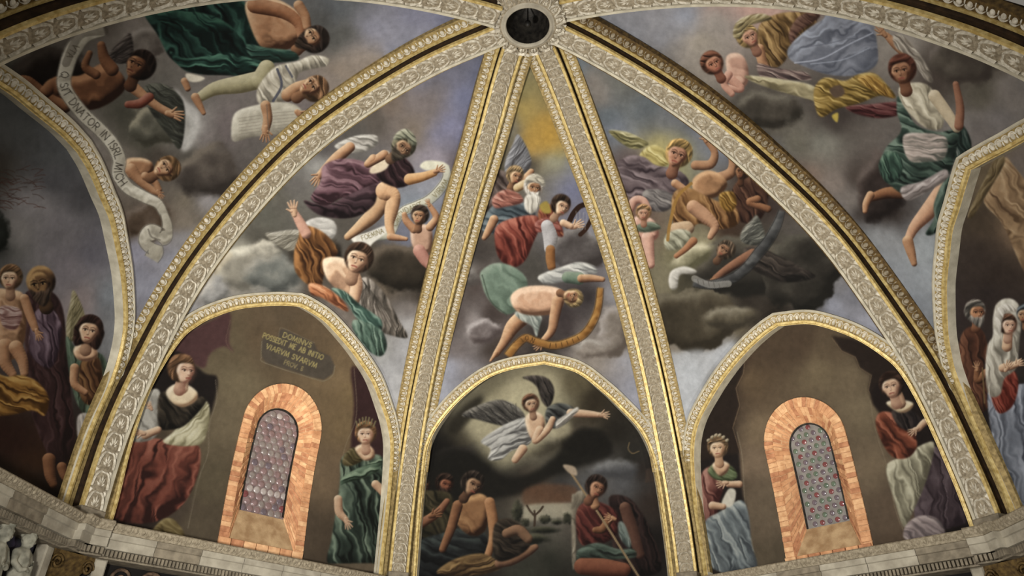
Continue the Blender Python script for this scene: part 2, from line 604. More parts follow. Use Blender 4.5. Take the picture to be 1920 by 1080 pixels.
def kz(i, z):                              # sample index of rib i at height z
    return int(np.argmin(np.abs(RIB[i]['rz'][:, 1] - z) + (RIB[i]['rz'][:, 0] < 3) * 99))


EGGK = [(kz(0, 2.3), kz(0, 2.3)), (kz(1, 2.55), kz(1, 2.75)), (kz(2, 2.25), kz(2, 1.9)), (kz(3, 1.8), kz(3, 2.1)), (kz(4, 2.6), kz(4, 2.2)), (kz(5, 2.3), kz(5, 2.3))]
for i in range(6):
    build_rib(i)

# ------------------------------------------------------------------ arch mouldings round the lunettes
ARCHTXT = ['pointed arch moulding round the far left lunette', 'pointed arch moulding over the lunette with the written plaque',
           'pointed arch moulding over the dark central lunette', 'pointed arch moulding over the right lunette with the red and green window',
           'pointed arch moulding round the far right lunette']


def smooth_arch(uv):
    k = int(np.argmax(uv[:, 1]))           # the apex stays a point
    a = catmull(uv[:k + 1], 8)
    b = catmull(uv[k:], 8)
    return np.concatenate([a, b[1:]]), len(a) - 1


def build_arch(b):
    bay = BAYS[b]
    uv, kap = smooth_arch(bay.arch)
    P = bay.P(uv[:, 0], uv[:, 1])
    # resample evenly on both sides of the apex
    def rs(P_, uv_, n):
        L = np.concatenate([[0], np.cumsum(np.linalg.norm(np.diff(P_, axis=0), axis=1))])
        s_ = np.linspace(0, L[-1], n)
        return np.stack([np.interp(s_, L, uv_[:, k]) for k in (0, 1)], 1)
    uv = np.concatenate([rs(P[:kap + 1], uv[:kap + 1], 70), rs(P[kap:], uv[kap:], 70)[1:]])
    kap = 69
    bay.archuv = uv
    P = bay.P(uv[:, 0], uv[:, 1])
    n = bay.normal(np.clip(uv[:, 0], 0.002, 0.998), uv[:, 1])
    n = np.array([unit(v) for v in n])
    cen = bay.P(np.array([0.5]), np.array([0.3]))[0]
    if n[kap] @ (np.array([0, 0, 3.0]) - cen) < 0:
        n = -n
    T = np.gradient(P, axis=0)
    T = np.array([unit(v) for v in T])
    lat = np.cross(n, T)
    lat = np.array([unit(v) for v in lat])
    if lat[kap] @ np.array([0, 0, 1.0]) < 0:
        lat = -lat                         # outwards from the arch
    bay.an, bay.aT, bay.alat, bay.aP = n, T, lat, P
    root = empty('arch_moulding', P[kap])
    tag(root, ARCHTXT[b], 'moulding', 'pointed mouldings of the lunettes')
    V, Fc = sweep(P, lat, n, [(0.135, -0.03), (0.13, 0.06), (0.10, 0.075), (0.085, 0.05)])
    mesh_obj('outer_fillet', V, Fc, MT['plaster'], root)
    V, Fc = sweep(P, lat, n, [(0.085, 0.05), (-0.06, 0.055)])
    eggbed = mesh_obj('egg_band', V, Fc, MT['ochre'], root)
    V, Fc = sweep(P, lat, n, [(-0.06, 0.055), (-0.06, 0.085), (-0.10, 0.085), (-0.115, 0.05), (-0.125, 0.05)])
    mesh_obj('gilt_fillet', V, Fc, MT['gilt'], root)
    # reveal: from the web back to the lunette wall
    inn = P + lat * -0.125 + n * 0.05
    rec = rec_depth(uv[:, 1], bay)
    back = P + lat * -0.15 - n * (rec + 0.03)[:, None]
    V = []
    Fc = []
    for k in range(len(P)):
        V += [inn[k], inn[k] * 0.6 + back[k] * 0.4 - lat[k] * 0.0, back[k]]
    for k in range(len(P) - 1):
        for j in range(2):
            Fc.append((k * 3 + j, k * 3 + j + 1, (k + 1) * 3 + j + 1, (k + 1) * 3 + j))
    mesh_obj('reveal', V, Fc, MT['plaster'], root)
    zlo = 1.9
    ok = np.where(P[:, 2] > zlo)[0]
    fr, st = along(P, 0.105, ok[0], ok[-1])
    for f in fr:
        p, nn, t, l = at(P, f), unit(at(n, f)), unit(at(T, f)), unit(at(lat, f))
        put('carved_egg', EGG, eggbed, frame_matrix(p + l * 0.0125 + nn * 0.05, t, -l, nn, st, 0.135, 0.035))


for b in range(5):
    build_arch(b)
# ------------------------------------------------------------------ fresco painting: brushes that lay pigment on a surface
def vnoise(X, Y, seed=0):
    xi = np.floor(X).astype(np.int64)
    yi = np.floor(Y).astype(np.int64)
    fx, fy = X - xi, Y - yi
    fx = fx * fx * (3 - 2 * fx)
    fy = fy * fy * (3 - 2 * fy)

    def h(a, b):
        n = (a * 374761393 + b * 668265263 + seed * 974711) & 0xFFFFFFFF
        n = ((n ^ (n >> 13)) * 1274126177) & 0xFFFFFFFF
        return ((n ^ (n >> 16)) & 0xFFFF) / 65535.0
    a, b_, c, d = h(xi, yi), h(xi + 1, yi), h(xi, yi + 1), h(xi + 1, yi + 1)
    return (a * (1 - fx) + b_ * fx) * (1 - fy) + (c * (1 - fx) + d * fx) * fy


def fbm(X, Y, seed=0, oct=4):
    v, a, s_ = 0, 0.5, 0
    for k in range(oct):
        v = v + a * vnoise(X, Y, seed + k * 17)
        s_ += a
        X, Y, a = X * 2.03 + 5.1, Y * 2.03 + 1.7, a * 0.5
    return v / s_


def blur(A, r):
    r = int(round(r))
    if r < 1:
        return A
    for ax in (0, 1):
        for _ in range(2):
            B = np.pad(A, [(r + 1, r) if k == ax else (0, 0) for k in range(2)], mode='edge')
            Cs = np.cumsum(B, axis=ax)
            n = A.shape[ax]
            hi = np.take(Cs, range(2 * r + 1, 2 * r + 1 + n), axis=ax)
            lo = np.take(Cs, range(0, n), axis=ax)
            A = (hi - lo) / (2 * r + 1)
    return A


def sst(a, b, x):
    t = np.clip((x - a) / (b - a), 0, 1)
    return t * t * (3 - 2 * t)


SK = ((60, 36, 24), (162, 114, 78), (226, 188, 146))          # skin in shade, half tone, light
SKP = ((100, 68, 50), (198, 156, 120), (238, 212, 178))       # pale skin
SKD = ((38, 22, 15), (112, 70, 44), (176, 124, 84))           # dark skin


class Canvas:
    def __init__(s, box):
        s.x0, s.y0, s.x1, s.y1 = box
        s.h, s.w = s.y1 - s.y0, s.x1 - s.x0
        s.img = np.zeros((s.h, s.w, 3))
        s.ids = np.zeros((s.h, s.w), np.int32)
        s.figs = [None]
        s.cur = 0
        s.seed = 1

    def fig(s, name, label=None):
        if name is None:
            s.cur = 0
            return
        s.figs.append((name, label))
        s.cur = len(s.figs) - 1

    def grid(s, bb, pad=6):
        xa = max(s.x0, int(math.floor(bb[0] - pad)))
        ya = max(s.y0, int(math.floor(bb[1] - pad)))
        xb = min(s.x1, int(math.ceil(bb[2] + pad)))
        yb = min(s.y1, int(math.ceil(bb[3] + pad)))
        if xb - xa < 2 or yb - ya < 2:
            return None
        return xa, ya, xb, yb

    def lay(s, reg, m, col, mark=True):
        xa, ya, xb, yb = reg
        sl = (slice(ya - s.y0, yb - s.y0), slice(xa - s.x0, xb - s.x0))
        s.img[sl] = s.img[sl] * (1 - m[..., None]) + col * m[..., None]
        if mark and s.cur:
            sub = s.ids[sl]
            sub[m > 0.5] = s.cur

    # background from sparse colour notes: (x, y, (r, g, b)), blended smoothly with a cloudy warp
    def ground(s, notes, warp=34, power=2.6, seed=3, var=0.10):
        st = 4
        X, Y = np.meshgrid(np.arange(s.x0, s.x1 + st, st, dtype=float), np.arange(s.y0, s.y1 + st, st, dtype=float))
        wx = (fbm(X / 90, Y / 90, seed, 4) - 0.5) * 2 * warp
        wy = (fbm(X / 90, Y / 90, seed + 50, 4) - 0.5) * 2 * warp
        num = np.zeros(X.shape + (3,))
        den = np.zeros(X.shape)
        for x, y, c in notes:
            w = 1.0 / (((X + wx - x) ** 2 + (Y + wy - y) ** 2) + 160.0) ** (power / 2)
            num += w[..., None] * np.array(c, float)
            den += w
        g = num / den[..., None]
        g = np.repeat(np.repeat(g, st, 0), st, 1)[:s.h, :s.w]
        for k in range(3):
            g[..., k] = blur(g[..., k], 3)
        X, Y = np.meshgrid(np.arange(s.x0, s.x1, dtype=float), np.arange(s.y0, s.y1, dtype=float))
        n = fbm(X / 34, Y / 34, seed + 9, 5) - 0.5
        n2 = fbm(X / 7, Y / 22, seed + 19, 2) - 0.5
        s.img = g * (1 + var * 2 * n + var * 0.6 * n2)[..., None]

    def mask(s, pts, smooth=True, soft=1.0):
        P = np.asarray(pts, float)
        if smooth:
            P = catmull(P, 6, True)
        reg = s.grid((P[:, 0].min(), P[:, 1].min(), P[:, 0].max(), P[:, 1].max()), 6 + soft * 2)
        if reg is None:
            return None
        xa, ya, xb, yb = reg
        SSN = 2
        H, Wd = (yb - ya) * SSN, (xb - xa) * SSN
        D = np.zeros((H, Wd + 1), np.int32)
        ys = ya + (np.arange(H) + 0.5) / SSN
        Q = np.roll(P, -1, 0)
        for (ax, ay), (bx, by) in zip(P, Q):
            if ay == by:
                continue
            lo, hi = (ay, by) if ay < by else (by, ay)
            k0, k1 = np.searchsorted(ys, lo), np.searchsorted(ys, hi)
            if k1 <= k0:
                continue
            yy = ys[k0:k1]
            xx = ax + (yy - ay) * (bx - ax) / (by - ay)
            ci = np.clip(np.ceil((xx - xa) * SSN - 0.5), 0, Wd).astype(int)
            np.add.at(D, (np.arange(k0, k1), ci), 1)
        m = (np.cumsum(D, 1)[:, :Wd] & 1).astype(float)
        m = m.reshape(yb - ya, SSN, xb - xa, SSN).mean((1, 3))
        if soft >= 1:
            m = blur(m, soft)
        return reg, m

    def XY(s, reg):
        xa, ya, xb, yb = reg
        return np.meshgrid(np.arange(xa, xb, dtype=float), np.arange(ya, yb, dtype=float))

    # plain patch of colour
    def poly(s, pts, col, smooth=True, soft=1.0, alpha=1.0, mark=True):
        r = s.mask(pts, smooth, soft)
        if r is None:
            return
        reg, m = r
        X, Y = s.XY(reg)
        n = 1 + 0.10 * (fbm(X / 8, Y / 8, 5, 2) - 0.5)
        s.lay(reg, m * alpha, np.array(col, float) * n[..., None], mark)

    # draped cloth: tones = (dark, mid, light), ang = direction of the folds in degrees
    def cloth(s, pts, tones, ang=60, fold=11, amp=1.0, light=(-0.6, -0.8), smooth=True, soft=1.0, form=0.55, lift=0.0):
        r = s.mask(pts, smooth, soft)
        if r is None:
            return
        reg, m = r
        X, Y = s.XY(reg)
        s.seed += 1
        a = math.radians(ang)
        u = X * math.cos(a) + Y * math.sin(a)           # along the folds
        v = -X * math.sin(a) + Y * math.cos(a)
        wv = v + (fbm(X / 30, Y / 30, s.seed * 7, 3) - 0.5) * fold * 2.3
        n = fbm(u / (fold * 4.5) + s.seed, wv / fold, s.seed, 2)
        n2 = np.sin(wv / fold * 3.6 + (n - 0.5) * 5)
        n3 = np.sin(wv / fold * 8.3 + n * 9 + u / fold * 0.25)

        def crease(off):
            q = fbm(u / (fold * 9) + s.seed * 3, (wv + off) / (fold * 1.7), s.seed + 31, 2)
            return sst(0.80, 0.97, 1 - np.abs(2 * q - 1))
        cr, hl = crease(0.0), crease(fold * 0.30)
        ext = max(5.0, 0.20 * math.sqrt(max(m.sum(), 1)))
        B = blur(m, ext * 0.5)
        gy, gx = np.gradient(B)
        sh = -(gx * light[0] + gy * light[1]) * ext
        t = 0.46 + lift + amp * (0.30 * (n - 0.5) * 2 + 0.15 * n2 + 0.07 * n3 - 0.34 * cr + 0.26 * hl) + form * 0.85 * sh
        t = np.clip(0.5 + (t - 0.5) * 1.12, 0, 1)
        d, mi, li = [np.array(c, float) for c in tones]
        col = np.where((t < 0.5)[..., None], d + (mi - d) * (t / 0.5)[..., None], mi + (li - mi) * ((t - 0.5) / 0.5)[..., None])
        s.lay(reg, m, col)

    # tapered limb through points (x, y, radius)
    def limb(s, pts, tones=SK, light=(-0.55, -0.8), soft=1.3, mark=True, lift=0.0):
        P = np.asarray(pts, float)
        if len(P) > 2:
            P = catmull(P, 5)
        R = P[:, 2].max()
        reg = s.grid((P[:, 0].min() - R, P[:, 1].min() - R, P[:, 0].max() + R, P[:, 1].max() + R), 4)
        if reg is None:
            return
        X, Y = s.XY(reg)
        best = np.full(X.shape, 1e9)
        nx = np.zeros(X.shape)
        ny = np.zeros(X.shape)
        for a, b in zip(P[:-1], P[1:]):
            d = b[:2] - a[:2]
            L2 = max(d @ d, 1e-6)
            t = np.clip(((X - a[0]) * d[0] + (Y - a[1]) * d[1]) / L2, 0, 1)
            rr = a[2] + (b[2] - a[2]) * t
            ox, oy = X - a[0] - d[0] * t, Y - a[1] - d[1] * t
            dist = np.sqrt(ox * ox + oy * oy) - rr
            k = dist < best
            best = np.where(k, dist, best)
            nx = np.where(k, ox / np.maximum(rr, 0.5), nx)
            ny = np.where(k, oy / np.maximum(rr, 0.5), ny)
        m = 1 - sst(-soft, soft * 0.6, best)
        t = 0.54 + lift + 0.62 * (nx * light[0] + ny * light[1]) - 0.18 * (nx * nx + ny * ny)
        t = t + 0.12 * (fbm(X / 9, Y / 9, s.seed, 2) - 0.5)
        t = np.clip(t, 0, 1)
        d_, mi, li = [np.array(c, float) for c in tones]
        col = np.where((t < 0.5)[..., None], d_ + (mi - d_) * (t / 0.5)[..., None], mi + (li - mi) * ((t - 0.5) / 0.5)[..., None])
        s.lay(reg, m, col, mark)

    # solid rounded flesh from an outline
    def flesh(s, pts, tones=SK, light=(-0.55, -0.8), lift=0.0, soft=1.0):
        s.cloth(pts, tones, 30, 34, 0.42, light, True, soft, 1.35, lift + 0.05)

    def stroke(s, pts, w, col, alpha=1.0, smooth=True, soft=1.0, mark=True):
        P = np.asarray(pts, float)
        if smooth and len(P) > 2:
            P = catmull(P, 6)
        ws = np.full(len(P), w / 2.0)
        reg = s.grid((P[:, 0].min() - w, P[:, 1].min() - w, P[:, 0].max() + w, P[:, 1].max() + w), 3)
        if reg is None:
            return
        X, Y = s.XY(reg)
        best = np.full(X.shape, 1e9)
        for a, b in zip(P[:-1], P[1:]):
            d = b - a
            t = np.clip(((X - a[0]) * d[0] + (Y - a[1]) * d[1]) / max(d @ d, 1e-6), 0, 1)
            best = np.minimum(best, np.hypot(X - a[0] - d[0] * t, Y - a[1] - d[1] * t))
        m = 1 - sst(w / 2 - soft * 0.6, w / 2 + soft * 0.6, best)
        s.lay(reg, m * alpha, np.array(col, float), mark and w > 2)

    # head: centre, radius, up = direction from chin to crown (degrees, 90 = upright), turn -1..1 (left..right)
    def head(s, x, y, r, up=90, turn=0.0, tones=SK, hair=(52, 34, 24), beard=None, bald=False, cover=1.0, light=(-0.5, -0.8), long=False, neck=True):
        a = math.radians(up)
        ux, uy = math.cos(a), -math.sin(a)               # towards the crown
        rx, ry = -uy, ux                                 # towards the figure's right in the picture

        def q(p, t):                                     # local (right, up) in units of r
            return (x + (rx * p + ux * t) * r, y + (ry * p + uy * t) * r)
        hd = np.array(hair, float)
        if neck:
            s.limb([q(turn * 0.05, -0.5) + (0.46 * r,), q(-turn * 0.05, -1.1) + (0.40 * r,), q(-turn * 0.1, -1.5) + (0.46 * r,)], (tones[0], tuple((np.array(tones[0]) + np.array(tones[1])) / 2), tones[1]), light)
        if not bald:
            pts = [q(1.02 * math.cos(t) - turn * 0.16, 0.12 + 1.08 * math.sin(t)) for t in np.linspace(0, 2 * math.pi, 12, endpoint=False)]
            s.cloth(pts, (hd * 0.5, hd, np.minimum(hd * 1.7 + 14, 255)), up + 20, r * 0.35, 1.0, light)
            if long:
                s.cloth([q(-0.95, 0.3), q(-1.1, -0.6), q(-0.8, -1.35), q(0.0, -1.0), q(0.8, -1.35), q(1.1, -0.6), q(0.95, 0.3)], (hd * 0.5, hd, hd * 1.5 + 10), up, r * 0.3)
        else:
            pts = [q(0.92 * math.cos(t), 0.15 + 0.98 * math.sin(t)) for t in np.linspace(0, 2 * math.pi, 12, endpoint=False)]
            s.flesh(pts, tones, light)
        # face oval with a small nose bump when turned
        cx_ = turn * 0.34
        fp = []
        for t in np.linspace(0, 2 * math.pi, 16, endpoint=False):
            fx = 0.72 * math.cos(t) * (1 - 0.12 * abs(turn))
            fy = -0.12 + 0.88 * math.sin(t)
            if fy < -0.4:
                fx *= 0.82
            fp.append(q(cx_ + fx, fy))
        s.flesh(fp, tones, light, 0.05)
        d_ = np.array(tones[0], float)
        if r > 6:
            fs = -1 if light[0] > 0 else 1               # the cheek away from the light falls into shade
            s.stroke([q(cx_ + fs * 0.58, 0.35), q(cx_ + fs * 0.6, -0.2), q(cx_ + fs * 0.35, -0.75)], r * 0.42, d_, 0.30, soft=r * 0.35)
            for sd in (-1, 1):
                ex = cx_ + turn * 0.22 + sd * 0.29 * (1 - 0.35 * abs(turn) * (1 if sd * turn > 0 else 0))
                s.stroke([q(ex - 0.17, 0.06), q(ex + 0.17, 0.06)], max(1.6, r * 0.22), d_, 0.40, soft=1.6)
                s.stroke([q(ex - 0.12, 0.0), q(ex + 0.12, 0.0)], max(1.0, r * 0.10), np.array(tones[2], float) * 0.95, 0.7, soft=1.0)
                s.stroke([q(ex + turn * 0.05, 0.03), q(ex + turn * 0.05, -0.02)], max(1.2, r * 0.12), d_ * 0.4, 0.95, soft=0.9)
                s.stroke([q(ex - 0.15, 0.05), q(ex, 0.10), q(ex + 0.15, 0.05)], max(1.0, r * 0.07), d_ * 0.5, 0.8, soft=0.9)
                s.stroke([q(ex - 0.2, 0.22), q(ex, 0.28), q(ex + 0.2, 0.2)], max(1.0, r * 0.08), d_ * 0.8, 0.55, soft=1.2)
            nx = cx_ + turn * 0.34
            s.stroke([q(nx, 0.05), q(nx + turn * 0.12 + 0.04, -0.28), q(nx - 0.05, -0.33)], max(1.0, r * 0.10), d_, 0.65, soft=1.2)
            s.stroke([q(nx - 0.03, 0.02), q(nx + turn * 0.05, -0.22)], max(1.0, r * 0.09), tones[2], 0.6, soft=1.2)
            s.stroke([q(nx - 0.17, -0.56), q(nx, -0.54), q(nx + 0.17, -0.56)], max(1.1, r * 0.12), (138, 66, 54) if tones is not SKD else (84, 40, 30), 0.8, soft=1.2)
            s.stroke([q(nx - 0.13, -0.72), q(nx + 0.13, -0.72)], max(1.0, r * 0.08), d_, 0.35, soft=1.3)
        if not bald and cover > 0:
            t0 = 0.42
            fr = [q(-0.92 - turn * 0.1, -0.05), q(-0.85 - turn * 0.1, 0.75), q(-0.2, 1.16), q(0.5, 1.08), q(0.9 - turn * 0.1, 0.55), q(0.92 - turn * 0.1, -0.05),
                  q(0.68 + cx_ * 0.6, 0.3), q(0.35 + cx_, 0.52 + 0.1 * (1 - cover)), q(-0.3 + cx_, 0.5 + 0.1 * (1 - cover)), q(-0.68 + cx_ * 0.6, 0.3)]
            s.cloth(fr, (hd * 0.5, hd, np.minimum(hd * 1.7 + 14, 255)), up + 60, r * 0.3, 1.0, light)
        if beard is not None:
            bd = np.array(beard, float)
            s.cloth([q(cx_ - 0.66, -0.25), q(cx_ - 0.3, -0.48), q(cx_, -0.44), q(cx_ + 0.3, -0.48), q(cx_ + 0.66, -0.25), q(cx_ + 0.6, -0.85), q(cx_ + 0.1 + turn * 0.2, -1.45), q(cx_ - 0.5, -0.95)],
                    (bd * 0.5, bd, np.minimum(bd * 1.35 + 8, 255)), up, r * 0.25, 1.0, light)

    # hand: palm at (x, y), size = palm radius, ang = direction the fingers point (degrees, 0 right, 90 up)
    def hand(s, x, y, size, ang, tones=SK, spread=14, thumb=1, curl=0.0, light=(-0.5, -0.8)):
        a = math.radians(ang)
        dx, dy = math.cos(a), -math.sin(a)
        s.limb([(x - dx * size * 0.9, y - dy * size * 0.9, size * 0.62), (x, y, size * 0.85), (x + dx * size * 0.5, y + dy * size * 0.5, size * 0.8)], tones, light)
        px, py = -dy, dx
        for k, ln in enumerate((1.5, 1.8, 1.75, 1.35)):
            b = math.radians(ang + (1.5 - k) * spread)
            ox = (k - 1.5) * 0.42 * size
            bx, by = x + dx * size * 0.8 + px * ox, y + dy * size * 0.8 + py * ox
            c = math.radians(ang + (1.5 - k) * spread - curl * 40)
            mx, my = bx + math.cos(b) * ln * size * 0.5, by - math.sin(b) * ln * size * 0.5
            s.limb([(bx, by, size * 0.26), (mx, my, size * 0.24), (mx + math.cos(c) * ln * size * 0.5, my - math.sin(c) * ln * size * 0.5, size * 0.17)], tones, light, soft=0.9)
        b = math.radians(ang + thumb * 55)
        bx, by = x - px * thumb * size * 0.6, y - py * thumb * size * 0.6
        s.limb([(bx, by, size * 0.3), (bx + math.cos(b) * size * 1.2, by - math.sin(b) * size * 1.2, size * 0.2)], tones, light, soft=0.9)

    def foot(s, x, y, ln, ang, tones=SK, light=(-0.5, -0.8)):
        a = math.radians(ang)
        dx, dy = math.cos(a), -math.sin(a)
        s.limb([(x, y, ln * 0.24), (x + dx * ln * 0.5, y + dy * ln * 0.5, ln * 0.2), (x + dx * ln, y + dy * ln, ln * 0.13)], tones, light)

    # wing: fan of feathers between root and tip
    def wing(s, root, tip, width, tones=((70, 62, 56), (150, 140, 128), (214, 206, 192)), n=9, side=1):
        rx, ry = root
        tx, ty = tip
        dx, dy = tx - rx, ty - ry
        L = math.hypot(dx, dy)
        dx, dy = dx / L, dy / L
        px, py = -dy * side, dx * side
        w = width
        out = [(rx, ry), (rx + dx * L * 0.3 - px * w * 0.2, ry + dy * L * 0.3 - py * w * 0.2), (rx + dx * L * 0.75 - px * w * 0.1, ry + dy * L * 0.75 - py * w * 0.1), (tx, ty),
               (rx + dx * L * 0.72 + px * w * 0.55, ry + dy * L * 0.72 + py * w * 0.55), (rx + dx * L * 0.4 + px * w * 0.85, ry + dy * L * 0.4 + py * w * 0.85), (rx + dx * L * 0.08 + px * w * 0.55, ry + dy * L * 0.08 + py * w * 0.55)]
        s.cloth(out, tones, math.degrees(math.atan2(dy + py * 0.5, dx + px * 0.5)), w * 0.12, 0.8)
        dk = np.array(tones[0], float)
        for k in range(n):
            f = (k + 0.5) / n
            a0 = (rx + dx * L * 0.12 * f + px * w * 0.1, ry + dy * L * 0.12 * f + py * w * 0.1)
            e = 1 - f
            a1 = (rx + dx * L * (0.15 + 0.8 * e) + px * w * (0.75 * (1 - e) + 0.08), ry + dy * L * (0.15 + 0.8 * e) + py * w * (0.75 * (1 - e) + 0.08))
            s.stroke([a0, ((a0[0] + a1[0]) / 2 - px * w * 0.05, (a0[1] + a1[1]) / 2 - py * w * 0.05), a1], 1.6, dk, 0.45)

    # billowing cloud with a light edge
    def cloud(s, x, y, rx, ry, tones, seed=0, rough=0.5, soft=3, light=(-0.5, -0.85), alpha=1.0, ang=0):
        reg = s.grid((x - rx * 1.6, y - ry * 1.6, x + rx * 1.6, y + ry * 1.6), 4)
        if reg is None:
            return
        X, Y = s.XY(reg)
        a = math.radians(ang)
        dx, dy = X - x, Y - y
        u, v = (dx * math.cos(a) + dy * math.sin(a)) / rx, (-dx * math.sin(a) + dy * math.cos(a)) / ry
        sc = max(rx, ry)
        n = fbm(X / sc * 2.2 + seed, Y / sc * 2.2, seed + 3, 4) - 0.5
        d = np.sqrt(u * u + v * v) + n * rough * 1.5
        e = soft / min(rx, ry)
        m = (1 - sst(1 - 2.5 * e, 1 + e, d)) * alpha
        B = blur(m, max(3, sc * 0.16))
        gy, gx = np.gradient(B)
        sh = -(gx * light[0] + gy * light[1]) * sc * 0.45
        t = np.clip(0.44 + 0.7 * sh + n * 0.8, 0, 1)
        d_, mi, li = [np.array(c, float) for c in tones]
        col = np.where((t < 0.5)[..., None], d_ + (mi - d_) * (t / 0.5)[..., None], mi + (li - mi) * ((t - 0.5) / 0.5)[..., None])
        s.lay(reg, m, col, False)

    # lettering made of straight and curved brush strokes; base line runs from p along angle ang (degrees)
    def text(s, txt, p, size, ang=0, col=(60, 52, 40), w=1.3, sx=0.72, path=None, start=0.0, side=1):
        a = math.radians(ang)
        x, y = p if p is not None else (0, 0)
        if path is not None:
            Q = catmull(path, 10)
            L = np.concatenate([[0], np.cumsum(np.hypot(*np.diff(Q, axis=0).T))])
        adv = start
        for ch in txt:
            if ch == ' ':
                adv += size * 0.55
                continue
            g, gw = GLYPH[ch]
            if path is not None:
                sc = adv + gw * size * sx * 0.5
                cx_, cy_ = np.interp(sc, L, Q[:, 0]), np.interp(sc, L, Q[:, 1])
                bx, by = np.interp(sc + 2, L, Q[:, 0]), np.interp(sc + 2, L, Q[:, 1])
                ax, ay = np.interp(sc - 2, L, Q[:, 0]), np.interp(sc - 2, L, Q[:, 1])
                th = math.atan2(by - ay, bx - ax)
                ox = cx_ - math.cos(th) * gw * size * sx * 0.5 - math.sin(th) * -size * 0.5 * -1 * -1
                ox = cx_ - math.cos(th) * gw * size * sx * 0.5 - math.sin(th) * size * 0.5
                oy = cy_ - math.sin(th) * gw * size * sx * 0.5 + math.cos(th) * size * 0.5
            else:
                th = a
                ox, oy = x + math.cos(a) * adv, y + math.sin(a) * adv
            ct, st_ = math.cos(th), math.sin(th)
            for stk in g:
                pts = [(ox + ct * px * size * sx + st_ * py * size, oy + st_ * px * size * sx - ct * py * size) for px, py in stk]
                s.stroke(pts, w, col, 0.92, smooth=len(pts) > 3, soft=0.7, mark=False)
            adv += (gw + 0.28) * size * sx
        return adv


_O = [(0.5, 0), (0.12, 0.2), (0.02, 0.5), (0.12, 0.8), (0.5, 1), (0.88, 0.8), (0.98, 0.5), (0.88, 0.2), (0.5, 0)]
GLYPH = {
    'A': ([[(0, 0), (0.45, 1), (0.9, 0)], [(0.2, 0.38), (0.7, 0.38)]], 0.9), 'B': ([[(0, 0), (0, 1)], [(0, 1), (0.55, 0.95), (0.6, 0.6), (0, 0.53)], [(0, 0.53), (0.65, 0.45), (0.65, 0.08), (0, 0)]], 0.7),
    'C': ([[(0.9, 0.82), (0.6, 1), (0.2, 0.85), (0.02, 0.5), (0.2, 0.15), (0.6, 0), (0.9, 0.18)]], 0.9), 'D': ([[(0, 0), (0, 1)], [(0, 1), (0.5, 0.95), (0.85, 0.5), (0.5, 0.05), (0, 0)]], 0.85),
    'E': ([[(0.6, 1), (0, 1), (0, 0)], [(0, 0), (0.6, 0)], [(0, 0.52), (0.48, 0.52)]], 0.6), 'H': ([[(0, 0), (0, 1)], [(0.8, 0), (0.8, 1)], [(0, 0.5), (0.8, 0.5)]], 0.8),
    'I': ([[(0.1, 0), (0.1, 1)]], 0.2), 'L': ([[(0, 1), (0, 0), (0.6, 0)]], 0.6), 'M': ([[(0, 0), (0.12, 1), (0.5, 0.1)], [(0.5, 0.1), (0.88, 1), (1, 0)]], 1.0),
    'N': ([[(0, 0), (0, 1)], [(0, 1), (0.8, 0)], [(0.8, 0), (0.8, 1)]], 0.8), 'O': ([_O], 1.0), 'P': ([[(0, 0), (0, 1)], [(0, 1), (0.6, 0.95), (0.62, 0.55), (0, 0.46)]], 0.65),
    'Q': ([_O, [(0.55, 0.25), (1.05, -0.15)]], 1.0), 'R': ([[(0, 0), (0, 1)], [(0, 1), (0.6, 0.95), (0.62, 0.55), (0, 0.48)], [(0.3, 0.48), (0.75, 0)]], 0.75),
    'S': ([[(0.6, 0.85), (0.3, 1), (0.03, 0.8), (0.15, 0.58), (0.5, 0.45), (0.62, 0.22), (0.35, 0), (0, 0.12)]], 0.62), 'T': ([[(0, 1), (0.8, 1)], [(0.4, 1), (0.4, 0)]], 0.8),
    'V': ([[(0, 1), (0.42, 0), (0.84, 1)]], 0.84), '8': ([[(0.3, 0.52), (0.05, 0.75), (0.3, 1), (0.55, 0.75), (0.3, 0.52), (0, 0.25), (0.3, 0), (0.6, 0.25), (0.3, 0.52)]], 0.6), '.': ([[(0.08, 0), (0.08, 0.08)]], 0.15),
}
CV = {}
BOX = {'web0': (-60, -60, 960, 700), 'web1': (180, 40, 1000, 900), 'web2': (740, 60, 1300, 960), 'web3': (1010, 60, 1760, 900), 'web4': (1020, -60, 1980, 760),
       'lun0': (-60, 120, 260, 1000), 'lun1': (170, 520, 780, 1120), 'lun2': (740, 640, 1300, 1130), 'lun3': (1270, 570, 1880, 1130), 'lun4': (1750, 200, 1980, 1020)}
for k, bx in BOX.items():
    CV[k] = Canvas(bx)


def ribbon(c, path, w, tones, cross=True):
    Q = catmull(path, 8)
    T = np.gradient(Q, axis=0)
    T /= np.linalg.norm(T, axis=1)[:, None] + 1e-9
    N = np.stack([-T[:, 1], T[:, 0]], 1)
    ww = np.broadcast_to(np.interp(np.linspace(0, 1, len(Q)), np.linspace(0, 1, len(np.atleast_1d(w))), np.atleast_1d(w)), (len(Q),))[:, None] / 2
    out = np.concatenate([Q + N * ww, (Q - N * ww)[::-1]])
    c.cloth(out, tones, 0, 30, 0.5, smooth=False, form=0.35, lift=0.08)
    dk = np.array(tones[0], float) * 0.6
    c.stroke(Q + N * ww, 1.3, dk, 0.6)
    c.stroke(Q - N * ww, 1.3, dk, 0.5)


